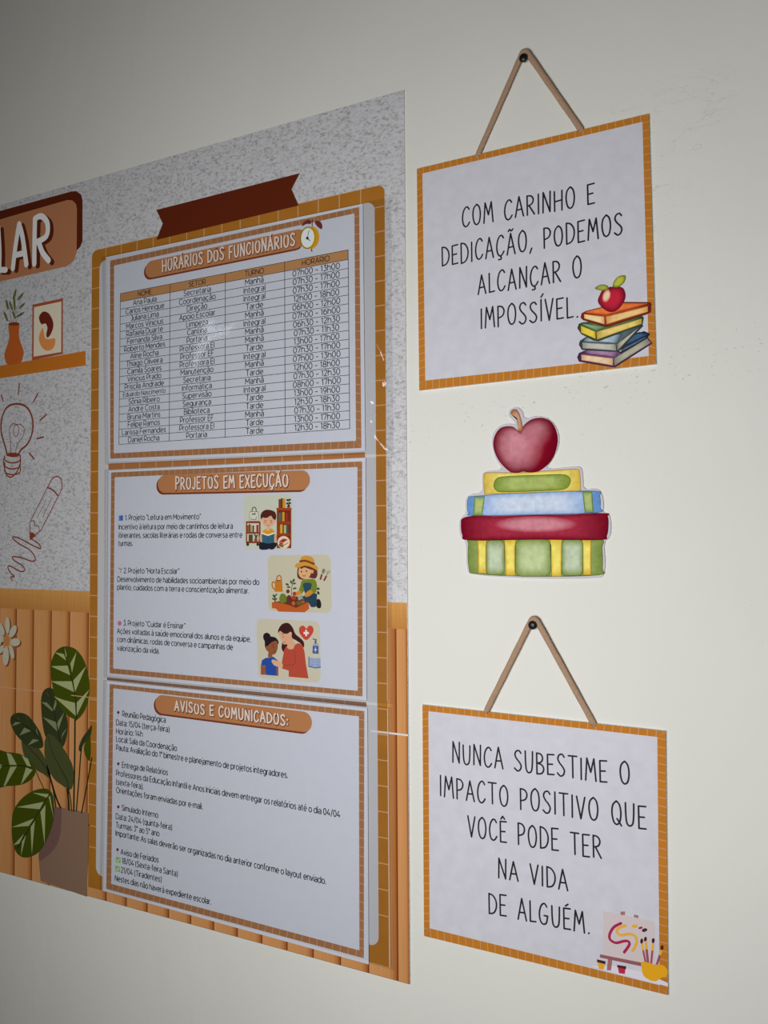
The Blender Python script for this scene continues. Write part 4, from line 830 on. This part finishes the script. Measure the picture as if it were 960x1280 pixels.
lines(s3, [('Simulado Interno', (152.3, 1013), (197.5, 1022.5)), ('Data: 24/04 (quinta-feira)', (145, 1023.5), (214.8, 1037.5)), ('Turmas: 3º ao 5º ano', (145, 1034.4), (199, 1045.4)),
           ('Importante: As salas deverão ser organizadas no dia anterior conforme o layout enviado.', (144.6, 1044.4), (407, 1105.2))], YS, 5.4)
lines(s3, [('Aviso de Feriados', (151, 1068), (198, 1078.3)), ('18/04 (Sexta-feira Santa)', (152.5, 1079), (221.9, 1095.8)), ('21/04 (Tiradentes)', (151.4, 1090.6), (201.7, 1102.6)),
           ('Nestes dias não haverá expediente escolar.', (143.8, 1100.8), (263.6, 1130.8))], YS, 5.4)
for px_, py_ in ((147.9, 889.5), (147.9, 953.7), (147.9, 1007.5), (146.9, 1061)):
    b = B(); b.stroke(W([(px_, py_+1), (px_, py_+7)], YS), .5, YS-.06, ink((150, 110, 120), 148, 980)); b.flat(W(ell(px_, py_+1, 1.6, 1.9, 12), YS), YS-.08, ink((84, 28, 44), 148, 980)); b.build('pin_icon', s3)
for px_, py_ in ((147.7, 1075), (147, 1086.2)):
    b = B(); b.flat(W([(px_-2.8, py_-4.2), (px_+3, py_-3), (px_+3, py_+4), (px_-2.8, py_+2.8)], YS), YS-.06, ink((104, 140, 74), 148, 1080)); b.stroke(W([(px_-1.5, py_), (px_-.2, py_+1.8), (px_+1.9, py_-1.4)], YS), .6, YS-.08, ink((214, 224, 208), 148, 1080)); b.build('check_icon', s3)
pocket([(129, 849.5), (490, 883.5), (493, 1213), (124.5, 1113)], 'clear plastic pocket holding the notices sheet, lowest of three', 37, crinkle=.25, welds=(((133, 857), (128.8, 1106), .7), ((484.8, 886), (487.6, 1209), .8)))

# ================================================================ HANGING SIGNS
YG = -2.2
def sign(cor, inner, label, L, lw, apex, feet, n=31):
    Q = W(cor, YG); r = root('hanging_sign', (Q[2][0]+Q[3][0])/2, 0, Q[3][1], label, 'sign', 'square quote signs hung from pins')
    b = B(); b.slab(Q, 0, YG, M_SIGNP, M_BACK); b.build('sign_board', r)
    tile_border('tile_border', r, Q, W(inner, YG), YG-.03, n, n, M_TILES, M_GROUT2, .45)
    for s, p0, p1, pt in L:
        b = B(); handtext(b, s, p0, p1, pt, lw, YG-.12, M_INKB, .2, .5); b.build('quote_lettering', r, label='black thin handwritten capitals')
    # cord: a slightly flattened tube running up over the pin
    ax, az = at(*apex, -3); (lx, lz), (rx, rz) = at(*feet[0], -2), at(*feet[1], -2)
    path = [(lx, -2.0, lz-1.5)]+[(lx+(ax-3.0-lx)*t, -2.0-1.2*t, lz+(az-1.8-lz)*t) for t in (.0, .25, .5, .75, .97)]
    path += [(ax-1.2, -3.4, az+1.3), (ax+.8, -3.4, az+1.9), (ax+2.4, -3.4, az+.9)]
    path += [(ax+3.8+(rx-ax-3.8)*t, -3.2+1.2*t, az-1.2+(rz-az+1.2)*t) for t in (.03, .25, .5, .75, 1.0)]+[(rx, -2.0, rz-1.5)]
    b = B(); mi = b.mi(M_CORD); S = 10; pp = [Vector(p) for p in path]
    # resample smoothly
    def cr3(P, n=5):
        out = []
        for i in range(len(P)-1):
            p0, p1, p2, p3 = P[max(i-1, 0)], P[i], P[i+1], P[min(i+2, len(P)-1)]
            for k in range(n):
                t = k/n; out.append(.5*((2*p1)+(p2-p0)*t+(2*p0-5*p1+4*p2-p3)*t*t+(3*p1-p0-3*p2+p3)*t**3))
        return out+[P[-1]]
    pp = cr3(pp)
    for i, p in enumerate(pp):
        d = (pp[min(i+1, len(pp)-1)]-pp[max(i-1, 0)]).normalized(); nrm = Vector((0, -1, 0)); sd = d.cross(nrm).normalized()
        hw, ht = 2.35+.07*math.sin(i*1.1), 1.3
        for k in range(S):
            t = 2*math.pi*k/S; q = p+sd*hw*math.cos(t)+nrm*ht*math.sin(t); b.v.append(tuple(q))
        if i:
            for k in range(S):
                a0 = (i-1)*S+k; a1 = (i-1)*S+(k+1) % S; b.f.append((a0, a1, a1+S, a0+S)); b.m.append(mi)
    b.build('hanging_cord', r, smooth=True, label='light brown jute cord')
    return r
def pin(px, py, label):
    x, z = at(px, py, -5.5)
    r = root('push_pin', x, 0, z, label, 'push pin'); b = B(); mi = b.mi(M_PIN); S = 16
    prof = [(0, .9), (-3.6, .9), (-4.0, 2.2), (-4.4, 3.2), (-5.4, 3.45), (-6.4, 3.0), (-7.0, 1.8), (-7.2, .01)]
    for i, (yy, rr) in enumerate(prof):
        for k in range(S):
            t = 2*math.pi*k/S; b.v.append((x+rr*math.cos(t), yy, z+rr*math.sin(t)))
        if i:
            for k in range(S):
                a0 = (i-1)*S+k; a1 = (i-1)*S+(k+1) % S; b.f.append((a0, a1, a1+S, a0+S)); b.m.append(mi)
    b.build('pin_head', r, smooth=True)
random.seed(5)
sg1 = sign([(521, 211), (811, 142), (820, 455), (524, 488)], [(528, 216.9), (803, 152.3), (811, 445), (531.6, 475.7)],
     'upper square sign about dedication, with painted books and apple in its corner',
     [('COM CARINHO E', (578, 284.3), (743, 254.5), (578, 260.5)), ('DEDICAÇÃO, PODEMOS', (552.5, 333), (778, 292.4), (552.5, 309)),
      ('ALCANÇAR O', (597.8, 368.5), (727, 347), (597.8, 344)), ('IMPOSSÍVEL.', (601, 410.5), (722.5, 395.6), (601, 386))],
     1.25, (655, 68), ((598, 192), (725, 160)))
sg2 = sign([(528, 881), (832, 914), (835, 1244), (530, 1170)], [(535.5, 889), (821.6, 921.2), (824.6, 1231.5), (537, 1160.3)],
     'lower square sign about positive impact, with painted easel and yellow cup in its corner',
     [('NUNCA SUBESTIME O', (565.7, 953), (787, 981.5), (565.7, 928.5)), ('IMPACTO POSITIVO QUE', (550, 995), (807.5, 1036), (550, 970)),
      ('VOCÊ PODE TER', (585, 1045), (751.5, 1073.6), (585, 1020)), ('NA VIDA', (623, 1097.3), (709.5, 1113.5), (623, 1073.6)), ('DE ALGUÉM.', (611, 1141), (737, 1167), (611, 1115.5))],
     1.25, (667, 777), ((609, 887), (741, 903)))
pin(654, 72, 'small black push pin through the cord loop of the upper sign')
pin(665.5, 781.5, 'small black push pin through the cord loop of the lower sign')

# ---- painted books and apple on the upper sign
F = zm(700, 330, 6.857); b0 = B(); pb = None
def wc(b, F, pts, y, c_edge, c_mid, lay, smooth=True, rings=6, bias=None, n=4, px=770, py=410, centre=None):
    q = F(cr(pts, True, n) if smooth else pts); P = W(q, y)
    if not smooth:                               # subdivide straight edges
        R = []
        for k in range(len(P)):
            a, c = P[k], P[(k+1) % len(P)]
            for i in range(6): R.append((a[0]+(c[0]-a[0])*i/6, a[1]+(c[1]-a[1])*i/6))
        P = R
    ce, cm = alb(c_edge, px, py), alb(c_mid, px, py)
    if rings == 8 and lay != .141:
        b.stroke(P, .45, y-lay-.012, ink(tuple(int(c*.72) for c in c_edge), px, py), True, False)
        b.c += [(.5, .5, .5)]*(len(b.v)-len(b.c))
    ctr = at(*F([centre])[0], y) if centre else None
    ring(b, P, y-lay, lambda t, X, Z: mix(ce, cm, min(1, t*2.2)), M_WATER, rings, ctr)
b = B(); b.flat(W(F([(210, 460), (420, 500), (650, 440), (520, 650), (470, 840), (200, 810)]), YG), YG-.075, M_SIGNP)
pic = b.build('book_stack_print', sg1)
def book(name, cover, top, pages_l, pages_r, outl, cc, cp, lay):
    b = B(); b.c = []
    wc(b, F, cover, YG, outl, cc[0], lay, False)
    wc(b, F, top, YG, cc[1], cc[2], lay+.03, False)
    wc(b, F, pages_l, YG, cp[0], cp[1], lay+.06, False)
    wc(b, F, pages_r, YG, cp[2], cp[3], lay+.06, False)
    m = mat('outline_'+name, alb(outl, 770, 410), .5)
    for poly in (cover,):
        q = W(F(poly), YG); b.stroke(q, .55, YG-lay-.09, m, True, False)
    for poly in (top, pages_l, pages_r): b.stroke(W(F(poly), YG), .3, YG-lay-.095, m, True, False)
    b.c += [(.5, .5, .5)]*(len(b.v)-len(b.c))
    b.build('printed_book', pic, label=name)
book('purple printed book', [(150, 800), (165, 765), (200, 750), (700, 590), (790, 680), (470, 885), (430, 880), (165, 835)], [(205, 745), (520, 700), (480, 800), (230, 770)], [(182, 775), (455, 808), (455, 872), (182, 825)], [(462, 808), (755, 630), (782, 675), (465, 875)], (62, 30, 58), ((110, 72, 110), (96, 66, 100), (150, 118, 150)), ((186, 142, 110), (214, 186, 150), (110, 110, 96), (160, 160, 140)), .10)
book('dark blue printed book', [(480, 720), (520, 640), (720, 580), (770, 600), (740, 640), (520, 765)], [(540, 640), (680, 585), (765, 600), (560, 700)], [(500, 745), (530, 730), (530, 750), (505, 760)], [(530, 730), (740, 620), (738, 635), (530, 752)], (16, 26, 44), ((36, 54, 80), (24, 44, 74), (60, 90, 120)), ((120, 120, 110), (160, 160, 150), (60, 74, 96), (90, 104, 120)), .20)
book('grey blue printed book', [(165, 690), (175, 660), (215, 635), (690, 520), (712, 530), (500, 750), (440, 750), (190, 735)], [(215, 630), (530, 600), (490, 680), (200, 668)], [(190, 672), (478, 688), (485, 745), (192, 725)], [(488, 688), (690, 532), (640, 590), (492, 745)], (40, 50, 58), ((84, 98, 108), (70, 90, 104), (160, 176, 190)), ((130, 128, 118), (178, 176, 166), (120, 116, 100), (176, 170, 146)), .30)
book('green and yellow printed book', [(152, 550), (165, 515), (195, 505), (700, 450), (715, 460), (705, 520), (330, 662), (290, 655), (185, 600)], [(200, 508), (395, 540), (320, 575), (185, 522)], [(178, 528), (305, 580), (308, 645), (180, 590)], [(312, 582), (702, 468), (702, 515), (318, 650)], (44, 60, 40), ((84, 112, 66), (70, 104, 70), (120, 150, 110)), ((196, 150, 40), (228, 196, 70), (176, 146, 60), (214, 190, 110)), .40)
book('orange printed book', [(180, 460), (190, 425), (230, 405), (540, 330), (770, 332), (780, 345), (775, 415), (740, 432), (410, 540), (370, 532), (200, 480)], [(215, 408), (540, 335), (770, 338), (400, 438), (225, 422)], [(205, 430), (380, 452), (385, 520), (208, 470)], [(395, 452), (755, 362), (755, 412), (398, 520)], (92, 30, 22), ((170, 66, 36), (190, 84, 34), (214, 116, 56)), ((216, 150, 90), (236, 200, 150), (200, 140, 70), (228, 184, 124)), .50)
b = B(); b.c = []
wc(b, F, [(345, 260), (372, 218), (430, 200), (500, 195), (545, 215), (562, 280), (535, 350), (480, 405), (420, 412), (360, 375), (325, 320)], YG, (96, 14, 34), (176, 34, 56), .62, centre=(440, 300))
wc(b, F, ell(400, 275, 34, 58, 16, .3), YG, (178, 60, 60), (226, 190, 160), .64, False)
m = ink((60, 18, 24), 770, 400); b.stroke(W(F([(432, 240), (432, 200)]), YG), .6, YG-.66, m)
wc(b, F, [(452, 195), (470, 140), (510, 105), (562, 103), (550, 160), (500, 200)], YG, (88, 96, 24), (168, 172, 60), .66)
wc(b, F, [(300, 212), (345, 180), (400, 185), (415, 215), (360, 230)], YG, (84, 92, 30), (150, 156, 60), .67)
b.c += [(.5, .5, .5)]*(len(b.v)-len(b.c))
b.build('printed_apple', pic)

# ---- easel on the lower sign
F = zm(730, 1120, 8.0)
A = Art(F, 790, 1180, YG, sg2, .07)
A.p((200, 196, 206), [(90, 700), (300, 700), (600, 760), (840, 870), (840, 905), (500, 820), (60, 700)]); A.r((150, 100, 104), 365, 155, 410, 190); A.p((150, 100, 104), [(500, 185), (545, 195), (543, 222), (498, 210)])
A.p((150, 96, 98), [(240, 620), (285, 630), (270, 745), (228, 740)])
A.p((188, 176, 178), [(190, 150), (705, 258), (712, 690), (190, 595)]); A.p((134, 82, 86), [(160, 582), (750, 700), (750, 740), (160, 615)])
A.l((150, 34, 74), [(370, 272), (300, 310), (258, 380), (262, 435), (320, 468), (400, 450), (445, 455), (452, 490), (402, 562)], 1.9, True)
A.l((204, 156, 60), [(415, 295), (345, 320), (330, 360), (375, 392), (450, 378), (510, 400), (528, 450), (510, 510), (485, 548)], 1.9, True)
A.e((206, 156, 50), 508, 302, 30, 18); A.e((140, 40, 70), 565, 318, 22, 12, -.3); A.e((58, 40, 44), 606, 340, 28, 18, -.3); A.done('easel_print')
A.p((206, 150, 40), [(135, 660), (212, 675), (195, 735), (150, 728)]); A.p((58, 32, 38), [(130, 632), (216, 652), (214, 682), (130, 660)]); A.p((176, 36, 66), [(338, 715), (415, 728), (408, 780), (350, 770)]); A.p((70, 32, 42), [(332, 688), (422, 702), (420, 732), (332, 712)]); A.done('paint_pots')
for p0, p1, w, tip in (((615, 660), (580, 480), 1.3, (577, 450)), ((640, 665), (618, 460), 1.7, (614, 432)), ((672, 670), (690, 480), 1.3, (692, 445)), ((730, 680), (775, 540), 1.5, (780, 515))):
    A.l((140, 70, 84), [p0, p1], w)
    A.l((206, 156, 50), [(p1[0]+(p0[0]-p1[0])*.3, p1[1]+(p0[1]-p1[1])*.3), p1], w)
    A.e((66, 26, 38), tip[0], tip[1], 15, 26, .1)
A.done('paint_brushes')
A.p((206, 150, 26), [(580, 655), (700, 682), (790, 690), (835, 740), (825, 800), (775, 815), (720, 850), (660, 840), (600, 800), (580, 740)], True); A.done('yellow_cup')

# ================================================================ CUT-OUT OF BOOKS AND APPLE
F = zm(560, 490, 4.364); YC = -1.6
outl = [(372, 178), (350, 150), (328, 130), (335, 95), (370, 80), (405, 100), (415, 150), (480, 128), (560, 148), (605, 220), (605, 300), (560, 380), (530, 425), (700, 405), (728, 412), (735, 460), (738, 535), (800, 525), (838, 545), (850, 620), (842, 655), (880, 668), (890, 720), (885, 790), (848, 822), (858, 930), (850, 1000), (820, 1018), (480, 1020), (125, 1000), (100, 970), (100, 820), (65, 790), (58, 720), (72, 680), (98, 665), (92, 590), (112, 560), (188, 550), (185, 470), (190, 435), (300, 425), (262, 372), (240, 300), (240, 235), (268, 192), (310, 174), (350, 174)]
cut = root('book_stack_cutout', *(lambda p: (p[0], 0, p[1]))(at(730, 723)), 'paper cut-out of a red apple on four painted books, stuck between the two signs', 'wall decoration')
b = B(); q = F(outl)
q2 = []
for k in range(len(q)):                          # soften the cut line a little
    a, c, d = q[k-1], q[k], q[(k+1) % len(q)]; q2 += [((a[0]+3*c[0])/4, (a[1]+3*c[1])/4), ((d[0]+3*c[0])/4, (d[1]+3*c[1])/4)]
b.slab(W(q2, YC), -.05, YC, mat('cutout_margin', (.58, .54, .60), .6), M_BACK); b.build('paper_backing', cut)
def wbook(name, items):
    b = B(); b.c = []
    for pts, ce, cm, lay, sm in items: wc(b, F, pts, YC, ce, cm, lay, sm, 8, px=665, py=620)
    b.build(name, cut)
def band(x0, x1, y0, y1, x2=None, x3=None): return [(x0, y0), (x1, y0), (x3 or x1, y1), (x2 or x0, y1)]
GR, GM, YL, YM = (120, 138, 60), (182, 194, 140), (206, 170, 52), (236, 220, 110)
wbook('green_striped_book', [([(112, 830), (140, 806), (480, 802), (820, 802), (840, 850), (842, 960), (820, 998), (480, 1006), (160, 992), (115, 960)], (116, 136, 58), (176, 190, 130), .04, True),
      (band(162, 210, 806, 990, 166, 210), YL, YM, .07, False), (band(308, 368, 804, 1002, 316, 366), YL, YM, .07, False), (band(556, 622, 802, 1006, 566, 618), YL, YM, .07, False), (band(732, 780, 802, 998, 738, 780), YL, YM, .07, False),
      (rrect(208, 808, 308, 998, 26), GR, (186, 200, 172), .09, False), (rrect(366, 804, 562, 1006, 40), GR, (186, 202, 150), .09, False), (rrect(620, 804, 736, 1002, 26), GR, (186, 200, 172), .09, False)])
wbook('red_book', [([(72, 720), (85, 688), (180, 674), (480, 668), (840, 662), (870, 680), (874, 730), (865, 785), (830, 806), (480, 804), (120, 808), (80, 780)], (112, 4, 28), (162, 44, 66), .12, True), (ell(480, 722, 230, 46, 24), (162, 44, 66), (200, 130, 142), .141, False)])
wbook('blue_book', [([(106, 620), (112, 580), (150, 568), (480, 550), (800, 540), (828, 570), (830, 630), (815, 658), (480, 668), (140, 674), (112, 660)], (92, 140, 196), (140, 170, 212), .12, True), 
      ([(184, 612), (205, 566), (480, 550), (735, 546), (750, 600), (742, 660), (480, 668), (195, 672)], (140, 172, 216), (196, 208, 228), .14, True),
      (band(145, 200, 572, 672, 140, 186), (116, 146, 70), (172, 186, 120), .19, False), (band(735, 785, 545, 656, 748, 792), (116, 146, 70), (172, 186, 120), .19, False)])
wbook('yellow_book', [([(196, 450), (204, 440), (400, 440), (690, 420), (716, 424), (722, 470), (724, 540), (480, 548), (200, 558), (196, 500)], (208, 176, 70), (238, 226, 130), .10, False),
      ([(250, 505), (270, 470), (330, 460), (480, 454), (620, 450), (664, 468), (664, 500), (630, 530), (480, 540), (300, 545), (262, 535)], (118, 140, 46), (166, 182, 104), .13, True)])
b = B(); b.c = []
P = W(F(cr([(392, 215), (350, 188), (290, 195), (255, 240), (248, 300), (275, 370), (330, 430), (370, 442), (412, 435), (450, 440), (500, 430), (560, 380), (592, 310), (598, 240), (570, 170), (520, 142), (460, 148), (415, 180)], True, 5)), YC)
cE, cM, cH = alb((104, 2, 24), 655, 555), alb((142, 10, 36), 655, 555), alb((198, 132, 144), 655, 555)
hx, hz = at(*F([(375, 290)])[0], YC); h2x, h2z = at(*F([(490, 200)])[0], YC)
def apcol(t, X, Z):
    d = math.hypot((X-hx)/22, (Z-hz)/26); d2 = math.hypot((X-h2x)/12, (Z-h2z)/15)
    return mix(mix(mix(cE, cM, t*1.6), cH, 1.3*(1-d)*min(1, t*4)), cH, .7*(1-d2)*min(1, t*4))
ring(b, P, YC-.18, apcol, M_WATER, 14, at(*F([(420, 300)])[0], YC))
wc(b, F, [(342, 120), (350, 98), (378, 98), (400, 150), (408, 205), (395, 218), (382, 205), (380, 150), (362, 132)], YC, (130, 76, 50), (196, 150, 116), .22, True, 4, px=655, py=520)
b.build('apple', cut)
